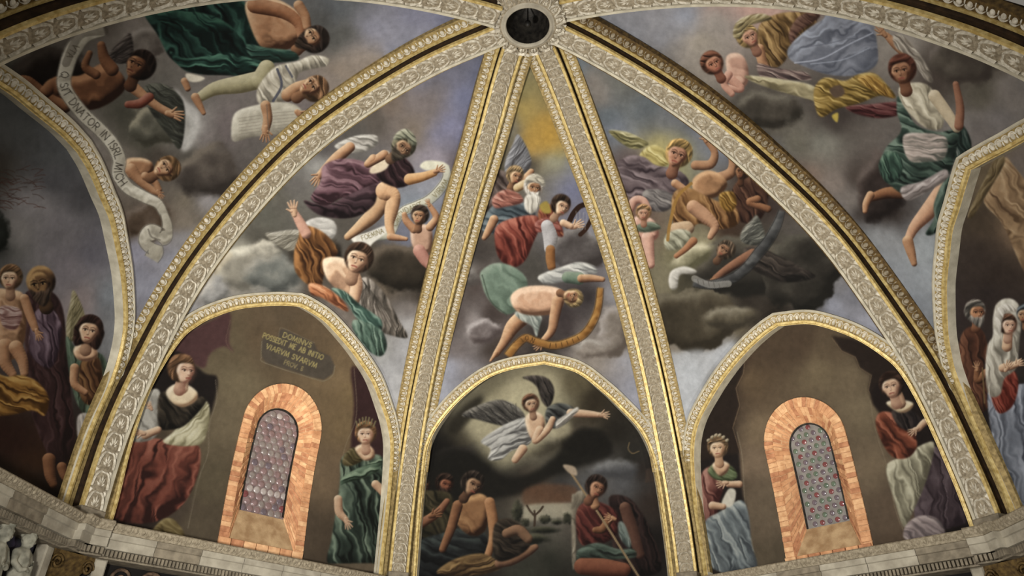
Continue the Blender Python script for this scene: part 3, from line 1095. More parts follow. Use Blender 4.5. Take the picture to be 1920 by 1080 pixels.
GLYPH['F'] = ([[(0.6, 1), (0, 1), (0, 0)], [(0, 0.52), (0.48, 0.52)]], 0.6)
GREEN = ((10, 16, 15), (18, 36, 32), (52, 92, 78))
PAPER = ((120, 114, 100), (182, 176, 158), (226, 222, 206))
GOLD = ((74, 56, 20), (138, 110, 50), (196, 168, 96))
WHITE = ((104, 98, 86), (176, 168, 148), (226, 220, 202))
PALEW = ((84, 80, 76), (146, 140, 132), (206, 200, 190))
HB, HD, HG = (58, 38, 26), (34, 24, 18), (120, 92, 52)      # brown, dark, golden hair

# ============ web 0: upper left
c = CV['web0']
c.ground([(-40, 110, (60, 58, 54)), (10, 105, (74, 72, 66)), (45, 95, (92, 86, 80)), (20, 150, (58, 58, 50)), (200, 45, (88, 80, 72)), (255, 60, (122, 114, 106)), (275, 80, (118, 110, 102)), (290, 130, (112, 106, 98)), (310, 150, (96, 92, 86)), (230, 220, (70, 68, 58)), (300, 225, (92, 88, 76)), (270, 250, (80, 78, 66)), (170, 262, (128, 120, 112)), (345, 235, (190, 188, 184)), (375, 250, (126, 118, 116)), (420, 240, (112, 102, 102)), (400, 280, (92, 86, 82)),
          (640, 10, (96, 100, 104)), (610, 40, (84, 84, 82)), (700, 60, (142, 143, 160)), (780, 40, (132, 133, 154)), (840, 32, (116, 118, 142)), (720, 110, (140, 142, 160)), (760, 80, (140, 141, 158)), (900, 30, (132, 134, 150)), (640, 70, (90, 90, 86)), (640, 130, (142, 128, 114)), (685, 125, (148, 134, 120)), (620, 150, (140, 128, 118)), (600, 210, (116, 106, 108)), (560, 240, (110, 104, 98)), (500, 280, (110, 104, 100)),
          (350, 290, (78, 74, 66)), (380, 335, (66, 60, 56)), (440, 320, (74, 68, 66)), (390, 300, (96, 90, 84)), (360, 370, (124, 114, 98)), (405, 368, (160, 156, 158)), (310, 410, (78, 62, 48)), (255, 420, (92, 78, 62)), (230, 330, (112, 102, 92)), (215, 300, (116, 106, 96)), (350, 420, (128, 118, 104)), (345, 460, (150, 148, 152)), (262, 480, (150, 150, 168)), (280, 560, (152, 154, 172)), (330, 500, (160, 162, 178)), (250, 540, (146, 148, 164)), (250, 620, (140, 138, 146)), (300, 290, (70, 62, 54))], 30, 3.0, 3)
c.cloud(95, 130, 85, 45, ((16, 12, 10), (28, 22, 18), (60, 52, 46)), 4, 0.5, 4)
c.cloud(270, 85, 46, 34, ((74, 66, 60), (108, 100, 92), (140, 132, 124)), 8, 0.5, 3)
c.cloud(300, 235, 60, 42, ((58, 56, 46), (88, 86, 74), (150, 144, 122)), 12, 0.5, 3)
c.cloud(395, 320, 70, 50, ((52, 46, 42), (78, 70, 64), (120, 110, 98)), 15, 0.6, 5)
c.cloud(275, 415, 44, 42, ((62, 48, 36), (88, 72, 58), (118, 104, 92)), 5, 0.5, 5)
c.poly([(328, 165), (336, 200), (340, 280), (362, 270), (374, 215), (350, 190)], (196, 194, 190), soft=3, alpha=0.8, mark=False)
c.fig('painted_cherub', 'dark cherub stretched out behind the lettered ribbon')
c.wing((205, 110), (245, 62), 40, ((30, 26, 24), (66, 58, 54), (116, 106, 98)), 6, 1)
c.wing((270, 165), (338, 280), 60, ((34, 34, 30), (58, 60, 52), (104, 104, 92)), 8, -1)
c.flesh([(84, 158), (112, 142), (150, 142), (196, 118), (228, 138), (236, 165), (212, 190), (176, 206), (140, 204), (108, 196), (90, 182)], SKD)
c.limb([(22, 151, 7), (48, 150, 9), (66, 166, 13), (90, 188, 14), (122, 200, 12)], SKD)
c.limb([(110, 165, 14), (100, 160, 13), (86, 172, 12)], SKD)
c.limb([(190, 85, 8), (196, 110, 11), (210, 130, 13)], SKD)
c.limb([(168, 100, 6), (160, 125, 8), (180, 140, 9)], SKD)
c.limb([(245, 160, 12), (272, 182, 9), (296, 200, 8), (318, 212, 8)], SK)
c.hand(322, 214, 9, -12, SK, 10, 1)
c.head(262, 124, 27, 62, -0.65, SKD, (26, 18, 14))
c.limb([(240, 196, 7), (262, 194, 9), (280, 182, 9)], ((60, 26, 18), (120, 60, 44), (176, 120, 100)))
c.fig('painted_cherub', 'small pale cherub leaning over the end of the lettered ribbon')
c.flesh([(236, 300), (262, 296), (284, 304), (288, 322), (270, 334), (246, 336), (236, 322)], SK)
c.limb([(246, 318, 12), (262, 338, 9), (284, 356, 7), (296, 362, 6)], SK)
c.limb([(272, 330, 8), (290, 342, 7), (298, 356, 6)], SK)
c.head(312, 317, 23, 28, -0.35, SK, (92, 66, 40))
c.hand(298, 362, 5, -60, SK)
c.fig('painted_robed_figure', 'seated figure in a deep green robe, head bent at right')
c.cloth([(268, 20), (300, 4), (380, -6), (450, 0), (468, 20), (500, 86), (486, 128), (440, 138), (380, 140), (340, 124), (316, 104), (296, 66)], GREEN, 60, 15, 1.1)
c.cloth([(318, 96), (350, 110), (420, 100), (478, 112), (496, 128), (470, 142), (400, 140), (346, 132)], ((12, 20, 18), (24, 50, 43), (76, 122, 102)), 8, 10, 1.2)
c.cloth([(290, 30), (330, 20), (400, 30), (440, 60), (380, 60), (330, 56)], ((12, 20, 18), (22, 46, 40), (54, 96, 78)), 20, 10, 1.0)
c.flesh([(462, 4), (510, -4), (556, 20), (576, 52), (566, 78), (530, 96), (492, 90), (470, 50)], SK)
c.limb([(478, 10, 15), (530, 22, 13), (560, 44, 10), (566, 74, 8)], ((60, 32, 20), (150, 96, 62), (206, 158, 118)))
c.limb([(560, 10, 10), (572, 30, 9), (576, 50, 8)], SK)
c.head(588, 74, 25, 30, -0.6, SK, (36, 28, 24), (52, 40, 32))
c.cloth([(462, 84), (500, 90), (548, 96), (560, 112), (520, 118), (478, 116)], ((20, 30, 26), (36, 64, 56), (76, 112, 96)), 10, 8)
c.limb([(492, 148, 17), (450, 158, 17), (404, 166, 13), (372, 184, 9)], ((92, 84, 58), (160, 152, 114), (204, 196, 160)))
c.limb([(500, 128, 16), (488, 150, 17)], ((92, 84, 58), (160, 152, 114), (204, 196, 160)))
c.foot(366, 182, 34, -62, SK)
c.limb([(346, 152, 7), (352, 166, 6)], SK)
c.poly([(350, 138), (384, 146), (372, 154), (354, 152)], (214, 206, 186))
c.fig('painted_boy', 'boy in a white and blue striped shirt reading an open book')
c.cloth([(496, 146), (520, 124), (556, 116), (586, 104), (616, 110), (612, 124), (568, 134), (556, 150), (546, 176), (522, 196), (488, 196), (482, 172)], WHITE, 60, 9, 1.0)
c.stroke([(520, 130), (528, 160), (512, 190)], 5, (62, 66, 84), 0.8)
c.stroke([(536, 124), (548, 144)], 4, (66, 70, 88), 0.7)
c.limb([(540, 178, 13), (556, 166, 12), (572, 160, 11)], SK)
c.head(588, 166, 24, 26, -0.7, SK, (96, 68, 44))
c.cloth([(470, 200), (440, 214), (434, 250), (440, 266), (470, 258), (520, 252), (562, 244), (574, 222), (556, 198), (520, 192)], PAPER, 15, 30, 0.4)
for k in range(6):
    c.stroke([(448, 222 + k * 6), (488, 216 + k * 6)], 1.0, (120, 112, 100), 0.5)
    c.stroke([(512, 212 + k * 6), (556, 208 + k * 6)], 1.0, (120, 112, 100), 0.5)
c.limb([(498, 198, 10), (502, 222, 9), (498, 242, 8)], SK)
c.hand(498, 246, 8, -95, SK)
c.hand(562, 214, 8, -40, SK)
c.stroke([(500, 196), (504, 250)], 2, (96, 88, 78), 0.6)
c.fig('painted_ribbon', 'pale lettered ribbon winding down past the cherubs')
PTH0 = [(196, 58), (160, 68), (136, 96), (124, 130), (120, 156), (128, 178), (156, 214), (190, 246), (212, 272), (224, 300), (222, 326), (240, 352), (272, 370), (296, 382), (308, 402)]
ribbon(c, PTH0, [18, 30, 27, 26, 25, 25, 24, 21, 16], PAPER)
c.stroke([(196, 58), (150, 66), (124, 118)], 16, (64, 56, 46), 0.45)
ribbon(c, [(308, 400), (314, 424), (308, 446), (284, 436), (276, 452), (292, 470), (284, 486)], [14, 20, 32, 32, 30, 28], PAPER)
c.stroke([(278, 430), (284, 444), (300, 450)], 3, (110, 104, 92), 0.7)
c.text('VTA', None, 12, path=PTH0, start=62, w=1.5, col=(78, 70, 56), sx=0.7)
c.text('Q SIT DNATOR IN ISRL MICH', None, 14.5, path=PTH0, start=116, w=1.6, col=(52, 46, 38), sx=0.76)
c.fig(None)

# ============ web 1: left of centre
c = CV['web1']
c.ground([(950, 90, (92, 96, 118)), (920, 130, (98, 102, 126)), (880, 180, (104, 107, 134)), (845, 230, (110, 110, 136)), (880, 250, (112, 112, 138)), (830, 120, (98, 98, 112)), (780, 150, (108, 106, 118)), (745, 180, (116, 100, 86)), (785, 230, (124, 110, 96)), (800, 190, (116, 106, 104)), (700, 215, (88, 80, 72)), (650, 240, (80, 76, 70)), (600, 290, (84, 78, 76)), (585, 315, (150, 148, 142)), (560, 335, (100, 95, 90)), (530, 360, (92, 88, 78)), (500, 400, (88, 86, 76)), (470, 440, (84, 80, 70)),
          (820, 290, (138, 130, 140)), (850, 305, (98, 88, 92)), (800, 345, (132, 134, 144)), (770, 380, (116, 124, 134)), (835, 400, (108, 112, 128)), (770, 430, (104, 106, 122)), (445, 470, (150, 146, 130)), (478, 492, (166, 160, 146)), (430, 520, (140, 134, 122)), (520, 495, (104, 108, 104)), (530, 540, (124, 122, 114)), (390, 550, (136, 130, 124)), (370, 585, (150, 148, 150)), (330, 610, (152, 156, 166)), (500, 450, (66, 62, 52)), (560, 470, (58, 54, 46)), (420, 470, (96, 92, 84)), (480, 550, (136, 132, 124)),
          (640, 400, (80, 74, 66)), (700, 470, (72, 64, 52)), (760, 490, (50, 44, 36)), (730, 530, (92, 80, 66)), (790, 545, (56, 48, 40)), (775, 575, (116, 108, 104)), (770, 615, (158, 156, 156)), (775, 660, (166, 166, 170)), (740, 690, (162, 162, 164)), (750, 740, (172, 172, 174)), (745, 800, (172, 172, 174)), (690, 590, (96, 84, 72)), (640, 520, (58, 50, 42)), (580, 545, (80, 70, 60)), (300, 650, (150, 152, 158)), (640, 600, (110, 100, 92)), (820, 470, (70, 64, 60)), (700, 640, (150, 150, 146))], 30, 3.0, 13)
c.cloud(760, 500, 70, 48, ((30, 26, 20), (56, 48, 38), (96, 84, 70)), 3, 0.5, 4)
c.cloud(450, 500, 62, 44, ((96, 92, 82), (150, 144, 128), (212, 206, 186)), 9, 0.6, 5)
c.cloud(500, 470, 30, 22, ((110, 106, 94), (160, 154, 138), (214, 206, 186)), 39, 0.5, 4)
c.stroke([(404, 560), (398, 530), (410, 500), (430, 478)], 12, (196, 176, 140), 0.4, soft=8, mark=False)
c.cloud(400, 545, 30, 30, ((104, 102, 98), (150, 148, 144), (196, 190, 178)), 49, 0.5, 5)
c.cloud(510, 515, 60, 36, ((70, 72, 68), (104, 106, 100), (150, 146, 134)), 19, 0.6, 5)
c.cloud(590, 470, 60, 40, ((26, 22, 18), (44, 38, 32), (70, 62, 52)), 29, 0.5, 4)
c.fig('painted_ribbon', 'pale ribbon with letters curling round the striding figure')
PTH1 = [(836, 312), (838, 332), (828, 352), (806, 374), (782, 386), (758, 396), (744, 412), (736, 430), (728, 440), (700, 444), (678, 450)]
c.poly([(788, 312), (800, 302), (830, 304), (842, 314), (820, 318), (800, 320)], (206, 202, 178))
ribbon(c, PTH1, [14, 18, 18, 17, 16, 16], ((112, 112, 100), (178, 176, 156), (214, 210, 190)))
c.poly([(660, 446), (690, 436), (722, 424), (724, 436), (700, 456), (690, 466), (668, 458)], (206, 202, 190))
c.text('VIRVM', None, 10, path=PTH1[::-1], start=168, w=1.1, col=(110, 98, 60), sx=0.8)
c.text('CIRCVDABIT', None, 10, path=PTH1[::-1], start=72, w=1.1, col=(110, 98, 60), sx=0.72)
c.text('FOEMINA', (680, 451), 9, -20, w=1.1, col=(110, 98, 60), sx=0.7)
c.fig('painted_striding_figure', 'striding barefoot figure in a violet robe and turban')
c.cloth([(628, 274), (664, 256), (704, 254), (708, 270), (684, 284), (652, 286)], ((96, 92, 84), (164, 158, 148), (208, 204, 194)), 20, 9)
c.limb([(656, 276, 10), (632, 296, 11), (612, 314, 8), (600, 326, 6)], SK)
c.hand(598, 330, 8, 238, SK, 12, -1)
c.cloth([(584, 368), (602, 340), (606, 312), (640, 298), (684, 304), (712, 326), (712, 344), (690, 362), (664, 374), (640, 372), (612, 388), (590, 380)], ((44, 26, 30), (98, 66, 74), (152, 116, 122)), 20, 11, 1.1)
c.limb([(726, 364, 17), (700, 402, 15), (676, 424, 11), (652, 444, 7)], ((70, 46, 30), (176, 134, 94), (218, 184, 142)))
c.cloth([(570, 376), (612, 386), (650, 368), (700, 346), (748, 338), (748, 352), (712, 362), (702, 384), (676, 404), (640, 410), (596, 402)], ((22, 14, 16), (52, 36, 40), (88, 64, 70)), 15, 12, 1.0)
c.limb([(722, 358, 18), (738, 368, 13), (734, 394, 13), (730, 420, 9), (734, 440, 7)], ((86, 56, 36), (196, 150, 106), (230, 194, 150)))
c.foot(732, 444, 30, -8, SK)
c.cloth([(704, 300), (736, 286), (764, 300), (778, 324), (768, 346), (744, 352), (712, 338), (702, 318)], ((20, 12, 14), (50, 32, 34), (88, 62, 64)), 60, 9)
c.poly([(694, 318), (722, 284), (732, 292), (726, 316), (702, 326)], (206, 188, 158))
c.limb([(700, 298, 9), (690, 308, 7), (720, 290, 9)], SK)
c.limb([(768, 336, 11), (790, 332, 9), (814, 324, 7)], ((96, 60, 30), (188, 136, 82), (222, 182, 132)))
c.hand(820, 320, 6, 20, SK)
c.head(756, 276, 22, 44, 0.25, ((60, 40, 28), (142, 102, 72), (190, 154, 116)), (70, 66, 50), (58, 50, 40))
c.cloth([(738, 262), (744, 250), (760, 242), (776, 252), (782, 270), (774, 272), (762, 260), (748, 262)], ((70, 72, 58), (140, 140, 116), (196, 194, 168)), 30, 6)
c.fig('painted_angel', 'angel in an ochre robe with one arm raised and grey wings')
c.wing((576, 438), (498, 440), 38, ((84, 78, 66), (140, 134, 118), (196, 190, 176)), 8, -1)
c.cloth([(572, 420), (596, 408), (624, 414), (632, 432), (620, 450), (594, 440)], ((128, 124, 118), (184, 180, 172), (212, 208, 200)), 20, 10, 0.5)
c.wing((684, 520), (764, 634), 64, ((46, 42, 36), (112, 102, 92), (178, 168, 156)), 11, 1)
c.cloth([(566, 424), (592, 428), (618, 446), (634, 474), (616, 494), (606, 524), (600, 546), (572, 530), (554, 508), (552, 474), (560, 446)], ((48, 26, 12), (112, 70, 34), (184, 124, 66)), 65, 10, 1.1)
c.limb([(574, 438, 10), (562, 416, 9), (553, 400, 7)], ((90, 60, 48), (196, 146, 122), (232, 198, 172)))
c.hand(551, 396, 8, 98, SKP, 14, 1)
c.flesh([(606, 488), (632, 482), (656, 492), (668, 514), (668, 548), (656, 566), (636, 548), (612, 520)], SKP, lift=0.05)
c.limb([(654, 500, 13), (668, 530, 12), (664, 560, 11)], SKP)
c.cloth([(580, 532), (606, 536), (640, 560), (654, 584), (636, 578), (606, 560), (584, 552)], ((90, 46, 26), (176, 106, 64), (218, 156, 110)), 40, 9)
c.cloth([(622, 542), (646, 546), (676, 572), (700, 588), (716, 602), (714, 622), (690, 616), (668, 596), (652, 570)], ((20, 32, 28), (54, 82, 71), (124, 152, 135)), 45, 8, 1.2)
c.cloth([(664, 600), (690, 606), (716, 620), (726, 648), (716, 668), (696, 662), (676, 640), (662, 618)], ((28, 40, 34), (70, 94, 80), (126, 148, 130)), 70, 8, 1.1)
c.head(672, 486, 27, 70, -0.15, SKP, (50, 34, 24))
c.fig('painted_cherub', 'little cherub holding up the ribbon beside the rib')
c.flesh([(772, 426), (790, 420), (808, 428), (812, 454), (806, 474), (786, 474), (772, 456)], ((92, 64, 48), (178, 138, 112), (216, 184, 158)))
c.limb([(776, 430, 8), (762, 414, 7), (758, 402, 5)], SK)
c.limb([(806, 426, 8), (818, 408, 7), (806, 386, 5)], SK)
c.hand(804, 382, 4, 110, SK)
c.limb([(786, 470, 12), (796, 486, 11), (804, 496, 9)], ((92, 50, 42), (170, 116, 100), (206, 160, 140)))
c.head(787, 405, 17, 82, -0.3, SK, (40, 30, 24))
c.fig(None)

# ============ web 2: narrow central web
c = CV['web2']
c.ground([(985, 110, (112, 106, 76)), (985, 160, (132, 120, 74)), (985, 210, (160, 136, 70)), (1035, 250, (176, 136, 54)), (990, 262, (166, 132, 66)), (1060, 255, (158, 132, 72)), (950, 240, (110, 104, 88)), (1055, 285, (146, 138, 96)), (1040, 305, (134, 132, 108)), (1075, 320, (118, 120, 124)), (1080, 350, (108, 110, 134)), (1060, 362, (104, 107, 134)), (1100, 400, (116, 116, 138)), (930, 280, (88, 80, 60)), (915, 330, (64, 58, 38)), (960, 300, (88, 84, 80)), (985, 300, (74, 68, 58)), (895, 400, (64, 54, 44)), (1125, 440, (132, 130, 134)), (1075, 455, (84, 80, 80)), (1140, 500, (112, 108, 112)), (1100, 490, (96, 90, 94)), (890, 470, (58, 52, 48)), (860, 515, (124, 118, 112)), (880, 540, (68, 58, 54)), (850, 600, (80, 70, 66)), (920, 590, (58, 48, 44)), (900, 608, (146, 138, 136)), (870, 640, (110, 100, 98)), (845, 690, (142, 144, 157)), (825, 740, (146, 148, 160)), (890, 690, (126, 122, 126)),
          (1155, 560, (134, 133, 138)), (1140, 600, (112, 102, 94)), (1150, 640, (126, 116, 106)), (1120, 665, (138, 128, 118)), (1180, 680, (142, 142, 150)), (1195, 740, (146, 147, 160)), (1210, 790, (142, 144, 157)), (1060, 605, (54, 46, 46)), (1095, 560, (46, 40, 40)), (1010, 650, (44, 38, 34)), (990, 500, (70, 66, 60)), (1165, 520, (142, 140, 148)), (800, 800, (150, 150, 160)), (940, 650, (60, 50, 44)), (1180, 610, (124, 118, 116))], 26, 3.0, 23)
c.poly([(978, 262), (1000, 222), (1036, 212), (1066, 234), (1074, 270), (1040, 286), (1000, 284)], (178, 136, 50), soft=9, alpha=0.6, mark=False)
c.cloud(1080, 470, 60, 40, ((54, 48, 46), (84, 78, 76), (130, 124, 120)), 6, 0.5, 4)
c.cloud(906, 622, 40, 26, ((70, 60, 58), (112, 102, 100), (166, 158, 156)), 16, 0.5, 3)
c.cloud(1150, 620, 34, 50, ((84, 74, 66), (122, 112, 102), (156, 148, 142)), 26, 0.5, 3)
c.cloud(1110, 655, 34, 20, ((92, 82, 74), (132, 122, 112), (166, 160, 152)), 36, 0.5, 3)
c.cloud(870, 520, 30, 20, ((74, 68, 64), (112, 106, 100), (150, 144, 138)), 46, 0.5, 3)
c.fig('painted_angel', 'grey winged angel behind the white bearded elder')
c.wing((950, 330), (972, 252), 46, ((60, 58, 60), (108, 108, 112), (156, 156, 160)), 7, 1)
c.cloth([(905, 330), (930, 318), (960, 330), (968, 356), (940, 380), (904, 400), (894, 380)], ((46, 36, 32), (84, 70, 64), (124, 108, 100)), 60, 10)
c.limb([(964, 350, 9), (984, 336, 8), (996, 322, 6)], SK)
c.head(966, 330, 16, 70, 0.5, SK, (124, 100, 66))
c.fig('painted_elder', 'elder with white beard in blue and red robes')
c.cloth([(904, 420), (924, 386), (956, 376), (992, 384), (1004, 406), (980, 424), (940, 434), (912, 440)], ((34, 42, 48), (70, 82, 88), (112, 124, 128)), 20, 9)
c.cloth([(924, 372), (946, 356), (974, 364), (980, 380), (950, 388), (928, 390)], ((90, 48, 40), (160, 98, 82), (198, 146, 128)), 20, 9)
c.cloth([(932, 424), (960, 410), (1002, 404), (1014, 420), (1000, 456), (984, 490), (960, 502), (936, 484), (928, 450)], ((60, 20, 16), (124, 54, 42), (178, 104, 84)), 70, 10, 1.1)
c.limb([(926, 412, 9), (914, 436, 7), (908, 446, 5)], SK)
c.limb([(970, 352, 8), (988, 344, 8), (994, 352, 6)], ((90, 64, 40), (190, 160, 112), (226, 204, 164)))
c.head(1001, 352, 18, 80, 0.2, SK, (190, 182, 168), (206, 200, 186))
c.cloth([(984, 344), (988, 332), (1002, 326), (1018, 334), (1022, 350), (1010, 344), (996, 342)], WHITE, 10, 6)
c.cloth([(986, 368), (1002, 366), (1014, 372), (1008, 392), (996, 402), (984, 390)], ((130, 124, 112), (196, 190, 176), (226, 222, 210)), 90, 6)
c.fig('painted_harp_player', 'young figure in red plucking a dark harp')
c.cloth([(1010, 396), (1024, 382), (1044, 392), (1046, 412), (1054, 424), (1056, 444), (1040, 440), (1014, 420)], ((56, 20, 14), (110, 50, 36), (160, 96, 60)), 60, 8)
c.poly([(1012, 386), (1026, 378), (1034, 398), (1020, 400)], (150, 128, 52))
c.cloth([(1004, 418), (1028, 408), (1046, 418), (1052, 436), (1030, 430), (1010, 436)], ((74, 30, 24), (134, 70, 60), (184, 124, 110)), 20, 7)
c.limb([(1026, 424, 12), (1032, 446, 14), (1030, 466, 10)], ((96, 92, 90), (162, 158, 158), (206, 204, 204)))
c.limb([(1032, 468, 9), (1032, 486, 9), (1034, 500, 8)], ((74, 42, 18), (140, 90, 46), (178, 130, 80)))
c.stroke([(1064, 424), (1074, 402), (1086, 388), (1098, 382), (1108, 368)], 10, (42, 24, 16))
c.stroke([(1108, 370), (1114, 390), (1108, 412), (1098, 430), (1088, 440)], 8, (48, 28, 18))
for k in range(4):
    c.stroke([(1080 + k * 7, 396 + k * 1), (1082 + k * 5, 430)], 1.0, (170, 166, 160), 0.5)
c.hand(1078, 424, 7, 20, SKP, 12)
c.limb([(1056, 418, 7), (1070, 424, 6)], SKP)
c.head(1052, 386, 18, 62, 0.6, SKP, (40, 28, 20))
c.fig('painted_flying_figure', 'bare backed figure diving with a pale green shield')
c.cloth([(1010, 518), (1050, 502), (1084, 492), (1112, 498), (1120, 512), (1084, 520), (1050, 530), (1020, 532)], ((104, 104, 102), (172, 172, 166), (214, 212, 204)), 15, 8)
c.limb([(1064, 520, 11), (1086, 522, 12)], ((50, 62, 52), (100, 120, 100), (146, 160, 138)))
c.limb([(1090, 522, 8), (1112, 522, 7), (1130, 524, 5)], SK)
c.cloth([(902, 510), (928, 494), (962, 500), (988, 524), (984, 556), (962, 588), (938, 584), (914, 558), (904, 532)], ((70, 86, 72), (110, 130, 112), (146, 160, 142)), 50, 26, 0.6)
c.stroke([(904, 516), (920, 564), (950, 590)], 2.5, (54, 64, 52), 0.7)
c.limb([(986, 590, 15), (962, 612, 14), (946, 640, 9), (930, 664, 6)], SK)
c.foot(930, 662, 18, 235, SK)
c.cloth([(966, 586), (996, 578), (1016, 590), (1012, 614), (1006, 632), (998, 612), (976, 600)], ((96, 104, 98), (160, 166, 156), (204, 206, 196)), 60, 8)
c.flesh([(958, 556), (978, 540), (1016, 536), (1050, 542), (1060, 560), (1048, 584), (1020, 592), (984, 590), (964, 578)], ((92, 62, 44), (196, 150, 116), (230, 194, 162)), lift=0.05)
c.limb([(1046, 564, 11), (1040, 592, 10), (1034, 620, 8), (1018, 640, 6)], SK)
c.hand(1014, 646, 6, 205, SK)
c.head(1074, 558, 17, -20, -0.2, SK, (126, 104, 66))
c.fig('painted_ribbon', 'golden brown lettered ribbon under the diving figure')
PTH2 = [(952, 668), (968, 648), (986, 634), (1004, 640), (1036, 648), (1066, 642), (1094, 628), (1112, 604), (1122, 576), (1126, 540)]
ribbon(c, PTH2, [16, 14, 14, 15, 14, 12], ((70, 42, 14), (142, 94, 40), (186, 140, 72)))
c.text('I O N', None, 8, path=PTH2, start=40, w=1.2, col=(64, 40, 16), sx=0.8)
for k in range(6):
    c.text('I', None, 8, path=PTH2, start=96 + k * 11, w=1.3, col=(64, 40, 16))
c.fig(None)

# ============ web 3: right of centre
c = CV['web3']
c.ground([(1085, 110, (98, 106, 112)), (1120, 160, (122, 114, 106)), (1170, 140, (100, 100, 94)), (1210, 190, (88, 94, 98)), (1140, 210, (92, 100, 106)), (1150, 235, (112, 118, 130)), (1250, 215, (100, 102, 106)), (1300, 235, (100, 104, 116)), (1340, 270, (104, 108, 118)), (1165, 310, (88, 74, 74)), (1190, 350, (100, 84, 84)), (1225, 280, (160, 148, 92)), (1245, 305, (136, 134, 92)), (1180, 420, (108, 80, 66)), (1400, 330, (62, 48, 40)), (1440, 370, (52, 40, 36)), (1360, 420, (58, 42, 32)), (1300, 460, (140, 132, 100)), (1265, 480, (110, 104, 74)), (1240, 510, (124, 116, 90)), (1285, 510, (56, 52, 40)), (1400, 480, (44, 42, 36)), (1460, 500, (50, 44, 38)), (1500, 430, (78, 72, 66)), (1530, 470, (60, 58, 48)), (1575, 520, (116, 114, 116)), (1500, 560, (54, 48, 40)), (1400, 560, (42, 36, 30)), (1330, 560, (58, 52, 42)), (1270, 580, (84, 74, 58)), (1390, 605, (90, 80, 62)), (1320, 640, (80, 68, 50)), (1255, 650, (120, 110, 96)), (1250, 710, (156, 158, 164)), (1300, 700, (166, 170, 174)), (1280, 760, (160, 164, 168)), (1275, 800, (160, 164, 168)), (1350, 655, (150, 150, 152)), (1560, 575, (124, 126, 138)), (1630, 610, (142, 143, 155)), (1670, 650, (138, 140, 150)), (1600, 560, (112, 112, 120)), (1450, 575, (38, 32, 26)), (1390, 660, (146, 148, 152))], 28, 3.0, 33)
c.cloud(1400, 500, 120, 58, ((28, 26, 22), (48, 44, 38), (84, 78, 66)), 3, 0.5, 4)
c.cloud(1500, 510, 74, 70, ((26, 24, 20), (46, 42, 36), (76, 72, 62)), 23, 0.55, 4)
c.cloud(1300, 600, 84, 56, ((44, 38, 28), (68, 60, 46), (104, 96, 78)), 13, 0.5, 2)
c.poly([(1252, 672), (1272, 662), (1310, 656), (1340, 660), (1372, 640), (1380, 660), (1330, 700), (1300, 760), (1285, 820), (1275, 780)], (174, 178, 184), soft=4, alpha=0.75, mark=False)
c.cloud(1370, 598, 56, 24, ((52, 46, 36), (82, 74, 58), (124, 116, 98)), 33, 0.4, 3)
c.cloud(1300, 482, 50, 22, ((80, 76, 54), (140, 134, 104), (192, 184, 152)), 43, 0.4, 3, ang=-30)
c.fig('painted_seated_figure', 'seated figure in a dull violet cloak with golden wings')
c.cloth([(1142, 246), (1176, 248), (1206, 262), (1216, 272), (1190, 280), (1164, 268)], ((70, 66, 40), (126, 118, 74), (190, 182, 140)), 15, 8)
c.cloth([(1200, 290), (1226, 272), (1252, 286), (1256, 306), (1230, 316), (1208, 310)], ((110, 96, 46), (170, 154, 88), (206, 194, 132)), 40, 10)
c.cloth([(1154, 316), (1176, 294), (1206, 294), (1230, 310), (1270, 318), (1292, 340), (1280, 364), (1240, 372), (1196, 376), (1170, 360)], ((46, 36, 40), (90, 76, 78), (132, 116, 118)), 15, 12, 1.1)
c.cloth([(1206, 360), (1240, 356), (1268, 372), (1250, 396), (1214, 392)], ((54, 50, 50), (104, 98, 96), (144, 138, 132)), 30, 9)
c.limb([(1266, 344, 8), (1284, 356, 7)], SK)
c.head(1272, 290, 25, 70, -0.15, ((70, 40, 28), (160, 108, 80), (200, 150, 120)), (132, 104, 56))
c.fig('painted_ochre_figure', 'ochre draped figure throwing both arms upward')
c.cloth([(1376, 350), (1410, 330), (1440, 352), (1434, 400), (1410, 420), (1372, 404)], ((30, 16, 12), (62, 38, 28), (96, 64, 46)), 60, 10)
c.limb([(1304, 310, 9), (1332, 308, 9), (1340, 286, 7), (1324, 264, 5)], ((64, 40, 26), (146, 102, 70), (190, 146, 108)))
c.limb([(1340, 336, 10), (1370, 324, 10), (1374, 300, 8), (1362, 280, 6)], ((64, 40, 26), (146, 102, 70), (190, 146, 108)))
c.hand(1322, 260, 6, 110, SK)
c.hand(1360, 276, 6, 120, SK)
c.flesh([(1300, 336), (1326, 320), (1352, 328), (1364, 346), (1350, 366), (1322, 374), (1302, 360)], ((64, 40, 24), (156, 112, 74), (200, 156, 112)))
c.cloth([(1264, 362), (1290, 352), (1316, 364), (1346, 378), (1380, 390), (1384, 420), (1350, 430), (1310, 420), (1290, 440), (1270, 436), (1260, 400)], ((54, 32, 14), (118, 80, 44), (176, 134, 82)), 65, 12, 1.1)
c.cloth([(1350, 364), (1374, 360), (1382, 382), (1370, 398), (1352, 388)], ((78, 52, 14), (140, 102, 40), (180, 142, 72)), 60, 8)
c.limb([(1300, 388, 13), (1320, 404, 13), (1340, 424, 9), (1332, 444, 6)], ((70, 44, 30), (164, 120, 88), (208, 166, 128)))
c.limb([(1268, 430, 13), (1290, 428, 12), (1262, 452, 8)], ((80, 60, 44), (170, 138, 104), (206, 178, 142)))
c.cloth([(1250, 440), (1274, 430), (1296, 438), (1284, 462), (1258, 470), (1246, 460)], ((90, 88, 70), (150, 148, 124), (190, 188, 164)), 50, 8)
c.stroke([(1296, 344), (1270, 370), (1256, 420), (1252, 450)], 6, (150, 108, 46), 0.9)
c.limb([(1300, 452, 8), (1284, 468, 6), (1268, 480, 5)], ((80, 46, 28), (150, 96, 62), (186, 134, 96)))
